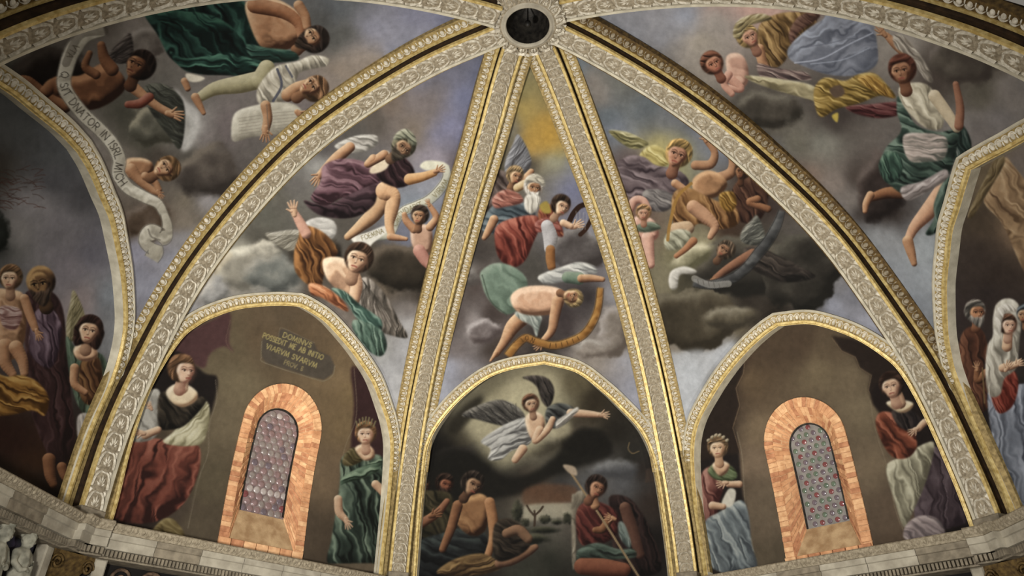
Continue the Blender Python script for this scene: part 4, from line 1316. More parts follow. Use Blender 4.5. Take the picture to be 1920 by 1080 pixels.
c.limb([(1420, 374, 8), (1406, 380, 7), (1440, 392, 7)], SKD)
c.head(1392, 322, 15, 80, -0.3, SKD, (50, 34, 24))
c.fig('painted_cherub', 'pink cherub with an arm bent over its head, beside the rib')
c.flesh([(1188, 410), (1206, 404), (1228, 416), (1236, 440), (1224, 452), (1196, 448), (1186, 430)], ((110, 70, 58), (196, 148, 126), (226, 188, 168)))
c.limb([(1180, 394, 8), (1190, 376, 8), (1206, 376, 7), (1216, 392, 6)], ((110, 70, 58), (190, 142, 120), (222, 184, 164)))
c.limb([(1214, 446, 12), (1216, 470, 11), (1220, 496, 8)], ((110, 70, 58), (196, 148, 126), (226, 188, 168)))
c.cloth([(1192, 424), (1222, 416), (1240, 428), (1216, 436), (1196, 434)], ((50, 58, 46), (90, 102, 84), (130, 140, 120)), 10, 6)
c.head(1207, 400, 14, 90, -0.1, ((110, 70, 50), (190, 140, 110), (220, 180, 150)), (130, 96, 60))
c.fig('painted_angel', 'shadowed angel lying on a dark cloud with a scroll')
c.wing((1390, 452), (1420, 404), 44, ((44, 44, 40), (88, 88, 80), (140, 138, 126)), 7, 1)
c.cloth([(1394, 470), (1420, 462), (1460, 480), (1500, 500), (1530, 520), (1480, 530), (1440, 520), (1404, 500)], ((20, 18, 16), (42, 36, 32), (76, 66, 58)), 20, 10)
c.limb([(1412, 478, 12), (1388, 490, 10), (1362, 506, 8), (1342, 522, 7)], ((40, 24, 18), (106, 68, 48), (156, 108, 80)))
c.hand(1336, 526, 6, 215, SKD)
c.head(1360, 470, 17, 50, -0.3, ((50, 34, 24), (124, 86, 60), (168, 124, 92)), (62, 50, 38))
c.fig('painted_ribbon', 'white scroll end and dark ribbon held by the shadowed angel')
PTH3 = [(1466, 396), (1458, 420), (1442, 450), (1420, 478), (1398, 504), (1370, 524), (1334, 534), (1300, 530)]
ribbon(c, PTH3, [12, 18, 20, 18, 18, 16], ((34, 34, 34), (60, 60, 60), (96, 96, 94)))
c.cloth([(1254, 526), (1260, 508), (1284, 500), (1306, 508), (1300, 514), (1276, 516), (1270, 540), (1258, 542)], ((120, 116, 108), (190, 186, 176), (218, 214, 206)), 20, 12, 0.5)
c.stroke([(1302, 522), (1330, 534), (1366, 532)], 12, (150, 146, 138), 0.6)
for k in range(5):
    c.stroke([(1308 + k * 10, 524 + k * 2), (1310 + k * 10, 532 + k * 2)], 1.4, (80, 76, 70), 0.8)
c.fig(None)

# ============ web 4: upper right
c = CV['web4']
c.ground([(1090, 35, (122, 124, 130)), (1180, 50, (128, 128, 134)), (1240, 70, (130, 130, 136)), (1280, 30, (138, 142, 154)), (1310, 80, (150, 140, 126)), (1340, 50, (146, 138, 130)), (1240, 120, (122, 116, 110)), (1290, 180, (118, 108, 98)), (1350, 15, (176, 148, 138)), (1410, 8, (190, 152, 138)), (1300, 150, (142, 132, 120)), (1430, 210, (64, 58, 50)), (1390, 195, (70, 64, 56)), (1440, 240, (88, 82, 72)), (1490, 262, (100, 96, 84)), (1540, 262, (114, 112, 102)), (1560, 215, (58, 50, 46)), (1390, 250, (84, 80, 76)), (1450, 300, (100, 100, 102)), (1500, 320, (116, 98, 86)), (1550, 340, (122, 110, 102)), (1590, 370, (112, 104, 98)), (1560, 400, (122, 116, 114)), (1610, 440, (126, 130, 134)), (1650, 450, (140, 143, 146)), (1640, 500, (130, 136, 144)), (1680, 530, (142, 147, 154)), (1720, 570, (128, 134, 142)), (1745, 520, (140, 146, 152)), (1720, 480, (144, 150, 154)), (1612, 330, (72, 62, 56)), (1660, 400, (50, 42, 38)), (1625, 400, (60, 52, 48)), (1750, 40, (150, 140, 130)), (1780, 70, (90, 80, 72)), (1800, 110, (82, 72, 64)), (1830, 130, (96, 88, 76)), (1850, 170, (90, 84, 72)), (1880, 220, (112, 106, 104)), (1905, 160, (124, 116, 110)), (1880, 110, (100, 90, 78)), (1770, 130, (66, 56, 50)), (1820, 230, (124, 118, 114)), (1850, 240, (112, 104, 100)), (1940, 140, (120, 116, 112)), (1750, 640, (120, 124, 128)), (1660, 620, (134, 138, 146)), (1700, 75, (150, 142, 132))], 26, 3.0, 43)
c.cloud(1440, 205, 60, 40, ((42, 38, 32), (66, 60, 52), (104, 98, 86)), 3, 0.5, 4)
c.cloud(1810, 110, 70, 56, ((60, 52, 46), (86, 78, 68), (116, 106, 98)), 9, 0.5, 6)
c.cloud(1650, 350, 46, 76, ((30, 24, 22), (56, 46, 42), (96, 84, 78)), 7, 0.45, 4)
c.fig('painted_child', 'small child behind the gold hooded figure')
c.flesh([(1362, 108), (1384, 100), (1400, 116), (1404, 150), (1390, 166), (1368, 150)], ((110, 76, 62), (184, 140, 118), (216, 180, 156)))
c.limb([(1372, 150, 9), (1388, 166, 8), (1362, 164, 6)], ((110, 70, 58), (180, 130, 108), (214, 170, 148)))
c.limb([(1366, 140, 8), (1358, 158, 7), (1372, 176, 6)], ((110, 70, 58), (180, 130, 108), (214, 170, 148)))
c.head(1337, 120, 21, 120, 0.2, ((70, 36, 26), (160, 100, 74), (206, 150, 116)), (76, 44, 30))
c.fig('painted_hooded_figure', 'figure with a gold striped hood and brown sleeve')
c.cloth([(1430, 40), (1470, 24), (1520, 26), (1532, 40), (1510, 60), (1484, 92), (1470, 118), (1446, 130), (1424, 110), (1420, 70)], ((60, 42, 22), (120, 90, 50), (176, 142, 88)), 60, 9, 1.2)
c.cloth([(1500, 30), (1532, 22), (1536, 34), (1500, 60), (1486, 84), (1480, 60)], ((56, 36, 30), (96, 66, 54), (130, 96, 80)), 40, 8)
c.limb([(1424, 92, 10), (1430, 118, 9), (1440, 136, 8)], SK)
c.head(1404, 70, 21, 120, 0.3, ((80, 50, 38), (178, 124, 96), (220, 172, 140)), (150, 120, 70))
c.cloth([(1376, 70), (1378, 48), (1396, 32), (1430, 26), (1448, 36), (1420, 44), (1400, 52), (1390, 72)], ((70, 60, 40), (150, 134, 90), (214, 204, 168)), -30, 7, 1.2)
c.cloth([(1420, 120), (1450, 126), (1480, 132), (1510, 136), (1520, 150), (1470, 150), (1430, 148)], ((50, 40, 40), (100, 80, 76), (170, 150, 138)), 20, 7)
c.fig('painted_blue_veil', 'large translucent blue grey veil billowing')
c.cloth([(1478, 92), (1506, 62), (1544, 36), (1556, 16), (1616, 28), (1636, 44), (1646, 90), (1642, 124), (1600, 142), (1552, 140), (1506, 124), (1482, 112)], ((78, 82, 94), (120, 124, 136), (160, 168, 184)), -25, 18, 0.8)
c.stroke([(1490, 118), (1540, 110), (1590, 84), (1636, 62)], 2.5, (164, 170, 186), 0.8)
c.stroke([(1520, 120), (1580, 112), (1630, 90)], 2, (150, 158, 174), 0.7)
c.stroke([(1500, 90), (1560, 80), (1610, 66)], 2, (92, 96, 110), 0.6)
c.fig('painted_golden_cloth', 'golden scaly cloth with a long pale blade')
c.cloth([(1400, 142), (1460, 148), (1526, 162), (1534, 190), (1500, 182), (1450, 168), (1408, 152)], ((96, 86, 60), (162, 150, 112), (208, 200, 166)), 12, 12, 0.6)
c.cloth([(1586, 200), (1630, 196), (1690, 192), (1690, 214), (1650, 222), (1606, 214)], ((40, 16, 16), (86, 42, 42), (130, 84, 80)), 10, 6)
c.cloth([(1528, 164), (1548, 146), (1584, 152), (1610, 140), (1640, 138), (1664, 160), (1680, 184), (1650, 180), (1612, 194), (1572, 204), (1540, 220), (1528, 196)], GOLD, 25, 9, 1.2)
c.cloth([(1608, 148), (1636, 142), (1664, 164), (1676, 184), (1640, 172)], ((90, 60, 20), (160, 120, 50), (206, 168, 90)), 40, 6)
c.poly([(1556, 168), (1576, 160), (1584, 176), (1566, 184)], (84, 66, 52))
c.poly([(1560, 218), (1572, 212), (1570, 230)], (176, 152, 60))
c.fig('painted_green_draped_figure', 'striding figure seen from behind in white shirt and green drapery')
c.cloth([(1786, 245), (1806, 236), (1822, 270), (1812, 310), (1790, 300)], ((16, 22, 20), (40, 56, 50), (120, 126, 118)), 70, 8)
c.limb([(1770, 356, 17), (1744, 392, 16), (1716, 424, 11), (1704, 446, 8)], ((92, 58, 42), (188, 138, 104), (224, 182, 146)))
c.foot(1702, 452, 44, -74, SK)
c.limb([(1700, 362, 12), (1664, 362, 11), (1636, 370, 8)], SKD)
c.limb([(1632, 366, 8), (1624, 382, 7), (1622, 396, 5)], SK)
c.cloth([(1752, 380), (1776, 330), (1786, 360), (1772, 420), (1750, 440), (1736, 438), (1752, 410)], ((20, 30, 26), (56, 74, 64), (104, 124, 110)), 100, 8)
c.cloth([(1684, 180), (1700, 206), (1720, 236), (1760, 248), (1796, 246), (1790, 300), (1774, 336), (1740, 350), (1706, 368), (1672, 350), (1650, 320), (1660, 280), (1690, 246), (1682, 210)], ((20, 28, 25), (54, 72, 62), (112, 132, 116)), 20, 12, 1.1)
c.cloth([(1694, 256), (1730, 250), (1774, 258), (1772, 296), (1740, 304), (1704, 300)], ((84, 84, 76), (160, 146, 136), (206, 190, 180)), 5, 8, 1.1)
c.cloth([(1690, 352), (1730, 340), (1772, 318), (1776, 336), (1736, 362), (1700, 376)], ((90, 82, 78), (150, 138, 134), (190, 180, 176)), -25, 8)
c.cloth([(1648, 310), (1666, 284), (1690, 296), (1690, 330), (1664, 344)], ((22, 34, 30), (56, 82, 68), (106, 134, 112)), 70, 8)
c.cloth([(1686, 166), (1706, 156), (1736, 158), (1756, 180), (1770, 214), (1764, 242), (1736, 240), (1708, 216), (1690, 190)], ((108, 100, 82), (182, 172, 146), (220, 212, 188)), 60, 12, 0.9)
c.limb([(1752, 180, 12), (1774, 210, 11), (1794, 240, 9)], ((110, 96, 74), (190, 172, 140), (218, 204, 176)))
c.limb([(1798, 236, 9), (1800, 200, 8), (1792, 158, 6)], ((70, 40, 28), (140, 92, 68), (180, 130, 100)))
c.limb([(1704, 104, 10), (1680, 84, 9), (1662, 66, 6)], SK)
c.hand(1656, 62, 7, 130, SK)
c.cloth([(1676, 66), (1700, 72), (1730, 110), (1750, 150), (1736, 150), (1708, 110), (1680, 90)], ((92, 84, 74), (150, 140, 126), (206, 198, 182)), 50, 8)
c.head(1692, 132, 26, 100, -0.25, ((70, 40, 26), (150, 100, 70), (196, 146, 108)), (66, 34, 24))
c.fig(None)

# ============ lunette 0: far left
c = CV['lun0']
c.ground([(-40, 220, (74, 76, 76)), (40, 230, (78, 80, 80)), (100, 280, (82, 84, 86)), (160, 360, (72, 71, 74)), (100, 340, (78, 78, 82)), (60, 400, (136, 132, 134)), (110, 440, (112, 108, 112)), (165, 480, (98, 96, 106)), (30, 430, (124, 120, 118)), (195, 560, (118, 124, 132)), (150, 570, (134, 122, 122)), (205, 620, (118, 120, 124)), (130, 500, (120, 114, 120)), (-20, 330, (60, 55, 48)), (0, 440, (34, 37, 33)), (195, 750, (36, 30, 28)), (100, 960, (16, 13, 12)), (10, 900, (34, 32, 28)), (130, 870, (42, 28, 20)), (60, 860, (58, 36, 22)), (150, 920, (22, 16, 16)), (30, 830, (46, 26, 20))], 26, 3.0, 53)
rr = random.Random(5)
for k in range(60):
    x, y = rr.uniform(-30, 66), rr.uniform(316, 392)
    a = rr.uniform(-0.9, 0.6)
    c.stroke([(x, y), (x + 12 * math.cos(a), y + 8 * math.sin(a)), (x + 22 * math.cos(a), y + 20 * math.sin(a) + 4)], 1.6, (58 + rr.randint(0, 20), 42, 34), 0.5, mark=False)
c.cloud(-5, 440, 30, 40, ((20, 24, 20), (34, 38, 34), (60, 62, 56)), 3, 0.5, 4)
c.fig('painted_elder', 'bald bearded figure in a dark violet robe')
c.cloth([(44, 560), (62, 542), (92, 544), (116, 572), (126, 640), (134, 740), (140, 830), (110, 880), (80, 830), (56, 760), (50, 680), (44, 620)], ((28, 18, 18), (52, 32, 32), (78, 54, 54)), 85, 14, 0.9)
c.cloth([(66, 586), (96, 580), (116, 610), (110, 660), (96, 690), (70, 680), (54, 650)], ((38, 26, 34), (78, 60, 70), (124, 104, 116)), 80, 8, 1.2)
c.head(78, 532, 30, 100, -0.35, ((30, 20, 14), (110, 78, 48), (176, 138, 86)), (60, 44, 32), (60, 46, 36), bald=True)
c.fig('painted_child', 'bare child standing with an arm held down')
c.cloth([(2, 566), (30, 562), (42, 584), (36, 616), (10, 612)], ((96, 60, 52), (160, 128, 118), (206, 188, 180)), 10, 8)
c.flesh([(-10, 548), (20, 544), (44, 552), (50, 590), (46, 640), (30, 672), (8, 668), (-10, 620)], ((92, 62, 40), (176, 134, 98), (214, 178, 138)))
c.cloth([(0, 576), (34, 578), (42, 594), (30, 618), (6, 612)], ((96, 60, 56), (150, 116, 108), (206, 190, 182)), 8, 6)
c.limb([(46, 560, 9), (56, 590, 9), (66, 616, 7)], SK)
c.hand(70, 624, 6, -70, SK)
c.limb([(8, 650, 15), (10, 680, 12), (24, 702, 8)], SK)
c.limb([(30, 652, 14), (42, 676, 11), (46, 700, 8)], SK)
c.head(20, 522, 22, 88, -0.25, SKP, (92, 66, 42))
c.cloth([(-40, 690), (10, 706), (40, 704), (70, 716), (92, 746), (84, 780), (60, 770), (10, 780), (-40, 770)], ((66, 40, 14), (146, 100, 40), (186, 146, 76)), 25, 12, 1.1)
c.fig('painted_angel', 'dark haired angel in green with an olive wing')
c.wing((128, 640), (138, 544), 34, ((76, 70, 46), (132, 122, 88), (176, 168, 134)), 6, 1)
c.cloth([(124, 632), (150, 660), (190, 664), (204, 700), (196, 760), (180, 790), (152, 770), (134, 720)], ((30, 34, 26), (62, 78, 62), (96, 116, 96)), 80, 9)
c.cloth([(152, 680), (186, 672), (192, 730), (170, 760), (150, 740)], ((42, 24, 14), (88, 56, 34), (130, 92, 54)), 70, 9)
c.limb([(140, 690, 9), (140, 720, 8), (160, 736, 6)], SK)
c.flesh([(138, 656), (156, 640), (176, 646), (184, 668), (166, 678), (146, 674)], SKP)
c.head(168, 620, 25, 78, -0.1, SKP, (38, 22, 18), long=True)
c.cloth([(146, 782), (166, 776), (174, 800), (168, 830), (148, 826)], ((110, 104, 96), (162, 156, 150), (196, 190, 184)), 70, 8)
c.fig(None)
c.limb([(92, 862, 13), (94, 890, 11), (100, 908, 8)], SKD, mark=False)
c.limb([(116, 876, 10), (122, 894, 8), (134, 900, 6)], SKD, mark=False)

# ============ lunette 1: left, with the plaque
c = CV['lun1']
c.ground([(500, 620, (98, 80, 58)), (560, 640, (96, 78, 56)), (620, 700, (122, 100, 70)), (430, 640, (104, 90, 66)), (430, 720, (114, 100, 74)), (400, 780, (110, 96, 72)), (390, 900, (96, 84, 62)), (365, 990, (88, 76, 58)), (640, 800, (122, 100, 68)), (610, 900, (112, 92, 68)), (590, 1010, (84, 70, 54)), (655, 740, (124, 102, 68)), (520, 600, (96, 80, 60)), (330, 960, (74, 62, 50)), (240, 900, (50, 36, 30)), (280, 980, (44, 34, 28)), (700, 760, (60, 36, 38)), (720, 900, (44, 34, 34)), (660, 1060, (60, 50, 40)), (200, 1000, (40, 30, 26)), (640, 1000, (84, 70, 54))], 20, 3.0, 63, 0.08)
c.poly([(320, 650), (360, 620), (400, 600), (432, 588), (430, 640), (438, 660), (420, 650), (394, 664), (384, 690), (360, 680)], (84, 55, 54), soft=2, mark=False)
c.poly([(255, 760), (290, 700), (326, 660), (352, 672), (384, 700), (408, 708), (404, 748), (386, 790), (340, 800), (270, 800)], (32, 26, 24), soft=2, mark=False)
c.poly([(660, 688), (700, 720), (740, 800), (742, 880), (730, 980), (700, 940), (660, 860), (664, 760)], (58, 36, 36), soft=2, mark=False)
c.stroke([(404, 712), (406, 750), (392, 800), (390, 850), (372, 900), (352, 990)], 1.6, (140, 126, 104), 0.5, mark=False)
c.stroke([(432, 600), (424, 640), (438, 662)], 1.6, (120, 96, 78), 0.5, mark=False)
c.stroke([(664, 690), (668, 780), (644, 850), (634, 960), (614, 1056)], 1.6, (140, 124, 98), 0.5, mark=False)
c.fig('painted_plaque', 'dark painted plaque with gilt lettering')
c.poly([(491, 640), (498, 632), (522, 638), (524, 620), (532, 617), (590, 644), (596, 658), (620, 668), (628, 686), (624, 702), (608, 713), (588, 709), (498, 680), (491, 668)], (80, 71, 60), smooth=False)
c.stroke([(491, 640), (490, 668), (498, 681), (588, 710), (608, 714), (624, 703), (628, 686)], 1.6, (128, 116, 92), 0.8)
c.stroke([(522, 636), (524, 620), (532, 616), (590, 643)], 1.3, (120, 106, 84), 0.7)
GT = (172, 156, 92)
c.text('DOMINVS', (530, 632), 9.5, 21, GT, 1.6, 0.84)
c.text('POSSEDIT ME AB INITIO', (492, 633), 9.5, 20.5, GT, 1.6, 0.665)
c.text('VIARVM SVARVM', (498, 653), 9.5, 21.5, GT, 1.6, 0.80)
c.text('PROV. 8', (532, 683), 8.5, 20, (150, 134, 88), 1.3, 0.70)
c.fig('painted_woman', 'seated woman in white sleeves, dark bodice and red skirt')
c.cloth([(212, 880), (236, 836), (290, 822), (336, 836), (372, 836), (376, 870), (364, 912), (340, 950), (300, 976), (250, 982), (206, 966), (200, 920)], ((48, 24, 20), (116, 58, 44), (158, 92, 72)), 110, 16, 1.1)
c.cloth([(260, 756), (288, 730), (302, 742), (300, 800), (286, 824), (250, 828), (240, 800)], ((110, 106, 96), (174, 170, 158), (204, 200, 188)), 80, 14, 0.5)
c.cloth([(326, 810), (352, 776), (384, 752), (394, 772), (388, 812), (374, 834), (330, 836), (306, 828)], ((130, 122, 88), (196, 188, 150), (222, 216, 186)), -45, 9)
c.cloth([(298, 744), (316, 736), (342, 764), (376, 744), (386, 756), (350, 796), (322, 806), (298, 800)], ((20, 18, 14), (44, 38, 30), (74, 64, 50)), 60, 9)
c.limb([(272, 816, 8), (296, 806, 7)], SKP)
c.hand(264, 812, 7, 170, SKP)
c.hand(282, 764, 5, 120, SKP)
c.flesh([(312, 734), (330, 720), (352, 722), (370, 736), (368, 752), (344, 764), (322, 754)], ((150, 116, 84), (224, 200, 160), (240, 222, 190)), lift=0.1)
c.limb([(344, 708, 10), (342, 728, 11)], ((140, 104, 80), (222, 190, 152), (238, 216, 186)))
c.head(342, 694, 25, 84, 0.75, ((140, 92, 72), (222, 180, 146), (240, 212, 184)), (104, 72, 46))
c.cloth([(286, 1000), (306, 974), (328, 976), (346, 1004), (320, 1012)], ((60, 48, 24), (112, 94, 54), (146, 128, 82)), 30, 8)
c.fig('painted_woman', 'standing woman with laurel crown in a dark green dress')
c.cloth([(640, 862), (660, 846), (684, 852), (716, 856), (724, 890), (732, 940), (728, 1000), (718, 1058), (670, 1060), (616, 1058), (622, 1010), (632, 950), (638, 900)], ((20, 25, 21), (50, 63, 53), (118, 136, 114)), 78, 11, 1.2)
c.cloth([(642, 896), (660, 884), (700, 866), (716, 860), (712, 880), (690, 894), (650, 906), (640, 910)], ((30, 40, 30), (76, 98, 78), (134, 156, 128)), -20, 8, 1.1)
c.cloth([(644, 858), (660, 840), (676, 846), (682, 862), (660, 874), (644, 872)], ((52, 44, 24), (96, 84, 52), (130, 116, 80)), 30, 8)
c.flesh([(666, 842), (684, 832), (700, 842), (702, 858), (684, 864)], SKP, lift=0.1)
c.limb([(634, 936, 8), (636, 960, 8), (648, 974, 6)], SKP)
c.hand(650, 978, 6, -70, SKP)
c.limb([(704, 908, 8), (718, 922, 8), (724, 936, 6)], SKP)
c.hand(724, 936, 6, -60, SKP)
c.limb([(685, 830, 7), (685, 846, 8)], SKP)
c.head(686, 814, 20, 90, -0.1, ((150, 104, 80), (222, 184, 150), (240, 214, 188)), (120, 84, 52))
for k in range(7):
    c.stroke([(670 + k * 5, 800 - 6 * math.sin(k / 6 * math.pi)), (668 + k * 6, 790 - 8 * math.sin(k / 6 * math.pi))], 3, (120, 110, 76), 0.9)
c.fig(None)
c.poly([(610, 1058), (730, 1058), (728, 1072), (606, 1066)], (104, 90, 70), mark=False)

# ============ lunette 2: dark central scene
c = CV['lun2']
c.ground([(1000, 700, (126, 116, 90)), (930, 730, (112, 104, 80)), (880, 770, (110, 104, 84)), (1080, 715, (96, 86, 62)), (970, 740, (156, 148, 116)), (1040, 745, (150, 142, 112)), (1110, 750, (50, 42, 30)), (1080, 790, (58, 50, 38)), (1150, 800, (36, 32, 26)), (1180, 850, (40, 38, 33)), (860, 815, (60, 54, 42)), (830, 850, (20, 18, 16)), (890, 870, (26, 24, 22)), (850, 900, (22, 20, 18)), (950, 880, (34, 32, 28)), (1010, 850, (96, 90, 74)), (1050, 830, (110, 104, 84)), (1060, 870, (36, 34, 31)), (1130, 880, (96, 94, 92)), (1100, 905, (82, 82, 82)), (1170, 900, (84, 84, 86)), (1060, 905, (56, 56, 56)), (1010, 925, (84, 58, 42)), (1050, 935, (86, 60, 44)), (975, 910, (44, 40, 34)), (1040, 962, (128, 124, 112)), (1000, 955, (130, 124, 106)), (960, 1010, (50, 48, 42)), (1010, 1000, (62, 60, 52)), (1030, 1040, (46, 46, 38)), (985, 1064, (58, 58, 48)), (1200, 880, (44, 38, 34)), (1225, 950, (52, 42, 36)), (1210, 1030, (28, 24, 22)), (800, 870, (20, 18, 16)), (810, 1000, (20, 17, 17)), (890, 1080, (40, 34, 30)), (1160, 1070, (28, 24, 22)), (1060, 1090, (40, 38, 32)), (1000, 1110, (36, 34, 28))], 22, 3.0, 73)
c.cloud(1000, 830, 74, 26, ((64, 58, 46), (118, 110, 90), (176, 168, 142)), 5, 0.5, 4)
c.cloud(1090, 820, 60, 34, ((28, 25, 20), (44, 40, 32), (70, 62, 50)), 15, 0.5, 5)
c.cloud(880, 865, 66, 34, ((16, 15, 13), (26, 24, 21), (44, 40, 36)), 25, 0.5, 5)
c.cloud(1150, 880, 50, 20, ((66, 66, 68), (92, 92, 94), (120, 120, 120)), 35, 0.6, 4)
c.poly([(868, 796), (905, 755), (960, 716), (1012, 694), (1050, 712), (1040, 770), (1020, 830), (985, 856), (950, 880), (915, 862), (890, 830)], (190, 180, 142), soft=11, alpha=0.75, mark=False)
c.poly([(842, 800), (862, 770), (896, 744), (906, 752), (880, 790), (850, 816)], (40, 36, 28), soft=4, alpha=0.9, mark=False)
c.poly([(790, 880), (822, 850), (858, 842), (884, 856), (902, 868), (930, 886), (960, 896), (1004, 884), (1036, 862), (1052, 842), (1078, 812), (1110, 804), (1140, 820), (1150, 850), (1120, 866), (1080, 878), (1040, 892), (1010, 908), (960, 930), (880, 940), (780, 930)], (26, 24, 20), soft=4, alpha=0.92, mark=False)
c.poly([(1036, 800), (1064, 790), (1072, 810), (1050, 824), (1030, 818)], (186, 176, 140), soft=5, alpha=0.7, mark=False)
c.poly([(985, 918), (1030, 908), (1080, 914), (1078, 940), (1030, 946), (985, 948)], (96, 66, 46), soft=3, alpha=0.8, mark=False)
c.poly([(985, 950), (1030, 944), (1080, 946), (1076, 968), (1030, 972), (986, 976)], (160, 152, 128), soft=2, alpha=0.85, mark=False)
for q_ in ([(1002, 986), (1003, 970), (1002, 958)], [(1003, 968), (994, 958), (988, 948)], [(1003, 966), (1012, 958), (1018, 950)]):
    c.stroke(q_, 4, (62, 48, 36), 0.95, mark=False)
for x_, y_, rx_, ry_ in ((1022, 974, 12, 9), (1044, 978, 16, 7), (1064, 972, 10, 12), (970, 960, 12, 22), (984, 980, 10, 8), (1020, 994, 30, 7), (1000, 1010, 34, 10)):
    c.cloud(x_, y_, rx_, ry_, ((26, 27, 21), (52, 52, 40), (92, 90, 70)), int(x_), 0.5, 2)
c.fig('painted_angel', 'pale gowned angel flying with dark wings and pointing arm')
c.cloth([(980, 708), (1006, 704), (1030, 712), (1040, 736), (1030, 764), (1016, 752), (1008, 728), (996, 716)], ((24, 22, 20), (56, 50, 46), (100, 90, 82)), 60, 7)
c.wing((984, 796), (866, 778), 46, ((40, 38, 36), (84, 80, 74), (150, 144, 132)), 10, 1)
c.cloth([(1026, 766), (1050, 756), (1076, 766), (1066, 790), (1040, 804), (1024, 792)], ((28, 28, 28), (64, 66, 64), (104, 106, 100)), 30, 8)
c.cloth([(902, 828), (930, 806), (962, 790), (988, 784), (1002, 806), (992, 834), (960, 846), (940, 862), (916, 862), (920, 842)], ((84, 82, 80), (164, 162, 156), (208, 206, 198)), -25, 8, 1.2)
c.flesh([(986, 782), (1002, 772), (1018, 780), (1022, 800), (1012, 826), (998, 824), (988, 804)], SKP)
c.limb([(1012, 806, 8), (1004, 826, 7), (1026, 806, 7), (1036, 786, 6)], SKP)
c.limb([(1070, 774, 8), (1100, 776, 7), (1124, 778, 5)], SKP)
c.hand(1128, 778, 6, -5, SKP)
c.limb([(980, 842, 9), (966, 862, 7)], SKP)
c.cloth([(1044, 790), (1064, 776), (1082, 764), (1084, 772), (1060, 794), (1044, 804)], ((110, 104, 96), (176, 170, 158), (214, 210, 200)), -35, 5)
c.head(996, 758, 16, 100, 0.1, SKP, (88, 58, 40))
c.fig('painted_shepherds', 'seated bare chested shepherd among dark companions')
c.head(796, 912, 11, 80, 0.4, SKD, (40, 28, 20))
c.head(834, 908, 17, 70, 0.5, ((40, 20, 14), (112, 62, 42), (160, 100, 72)), (36, 24, 18), (40, 28, 22))
c.cloth([(780, 930), (810, 920), (848, 930), (852, 980), (830, 1010), (780, 1000)], ((26, 24, 16), (52, 46, 30), (84, 74, 50)), 60, 10)
c.limb([(790, 982, 9), (820, 962, 8), (838, 940, 6)], ((50, 28, 18), (128, 80, 54), (172, 118, 86)))
c.hand(812, 966, 7, 20, SKD)
c.cloth([(780, 1020), (830, 1000), (870, 990), (910, 1000), (912, 1050), (860, 1076), (780, 1080)], ((14, 14, 14), (32, 34, 34), (64, 72, 68)), 20, 12)
c.flesh([(852, 948), (872, 932), (902, 926), (922, 944), (918, 970), (906, 1000), (880, 1004), (856, 980)], ((44, 26, 16), (132, 90, 56), (190, 144, 94)))
c.limb([(918, 942, 10), (924, 976, 10), (924, 1010, 8), (914, 1044, 7)], ((60, 36, 22), (156, 106, 66), (200, 150, 104)))
c.limb([(858, 948, 10), (846, 990, 9), (830, 1030, 7)], SKD)
c.hand(914, 1052, 7, -110, SKD)
c.cloth([(820, 1076), (850, 1050), (900, 1038), (930, 1050), (940, 1066), (890, 1080)], ((44, 30, 18), (104, 78, 46), (150, 118, 72)), -20, 9)
c.limb([(936, 1056, 9), (960, 1050, 10), (990, 1034, 9), (1004, 1026, 6)], ((50, 32, 24), (120, 84, 60), (164, 120, 86)))
c.cloth([(926, 990), (950, 972), (986, 990), (996, 1020), (970, 1044), (930, 1050)], ((22, 19, 16), (48, 40, 32), (80, 68, 54)), 30, 9)
c.limb([(950, 1000, 9), (972, 994, 10), (990, 1010, 9)], ((50, 34, 24), (116, 84, 60), (156, 116, 84)))
c.head(886, 908, 21, 60, 0.5, ((40, 26, 20), (116, 80, 56), (186, 146, 108)), (40, 32, 26))
c.fig('painted_shepherd', 'red jacketed shepherd leaning on a staff and gazing up')
c.cloth([(1072, 940), (1078, 926), (1092, 920), (1102, 934), (1082, 960), (1080, 1050), (1074, 1060)], ((78, 70, 58), (122, 112, 94), (158, 148, 128)), 90, 12)
c.cloth([(1142, 934), (1170, 930), (1196, 950), (1222, 1000), (1240, 1070), (1170, 1080), (1150, 1040), (1150, 980)], ((18, 14, 13), (40, 28, 26), (62, 44, 40)), 70, 12)
c.limb([(1172, 952, 11), (1184, 990, 12), (1200, 1040, 9)], ((40, 24, 20), (84, 54, 42), (136, 98, 76)))
c.cloth([(1082, 958), (1104, 940), (1136, 946), (1158, 964), (1160, 996), (1140, 1016), (1104, 1026), (1084, 1010)], ((36, 16, 15), (86, 38, 33), (126, 66, 54)), 50, 9)
c.cloth([(1084, 1032), (1120, 1018), (1160, 1030), (1188, 1030), (1190, 1046), (1130, 1050), (1088, 1052)], ((28, 32, 28), (58, 70, 60), (96, 112, 98)), 10, 8)
c.limb([(1092, 1062, 16), (1130, 1064, 17), (1170, 1068, 13)], ((58, 30, 20), (116, 64, 44), (152, 92, 64)))
c.limb([(1142, 974, 8), (1130, 992, 8), (1116, 994, 6)], SKD)
c.hand(1148, 972, 6, 160, SK)
c.cloth([(1160, 980), (1172, 984), (1184, 1020), (1178, 1028), (1162, 1006)], ((60, 70, 66), (106, 118, 110), (146, 154, 146)), 70, 6)
c.stroke([(1066, 880), (1100, 930), (1140, 990), (1198, 1082)], 4, (142, 118, 84))
c.poly([(1056, 872), (1078, 876), (1082, 892), (1066, 886)], (166, 146, 122))
c.limb([(1112, 932, 8), (1116, 948, 9)], SK)
c.head(1118, 914, 20, 62, 0.45, ((60, 34, 24), (150, 100, 72), (196, 144, 108)), (36, 26, 22))
c.fig(None)
c.stroke([(1180, 830), (1178, 842), (1186, 850), (1198, 846)], 2.2, (118, 98, 66), 0.8, mark=False)
c.poly([(1212, 880), (1240, 876), (1246, 900), (1210, 906)], (66, 54, 46), smooth=False, mark=False)

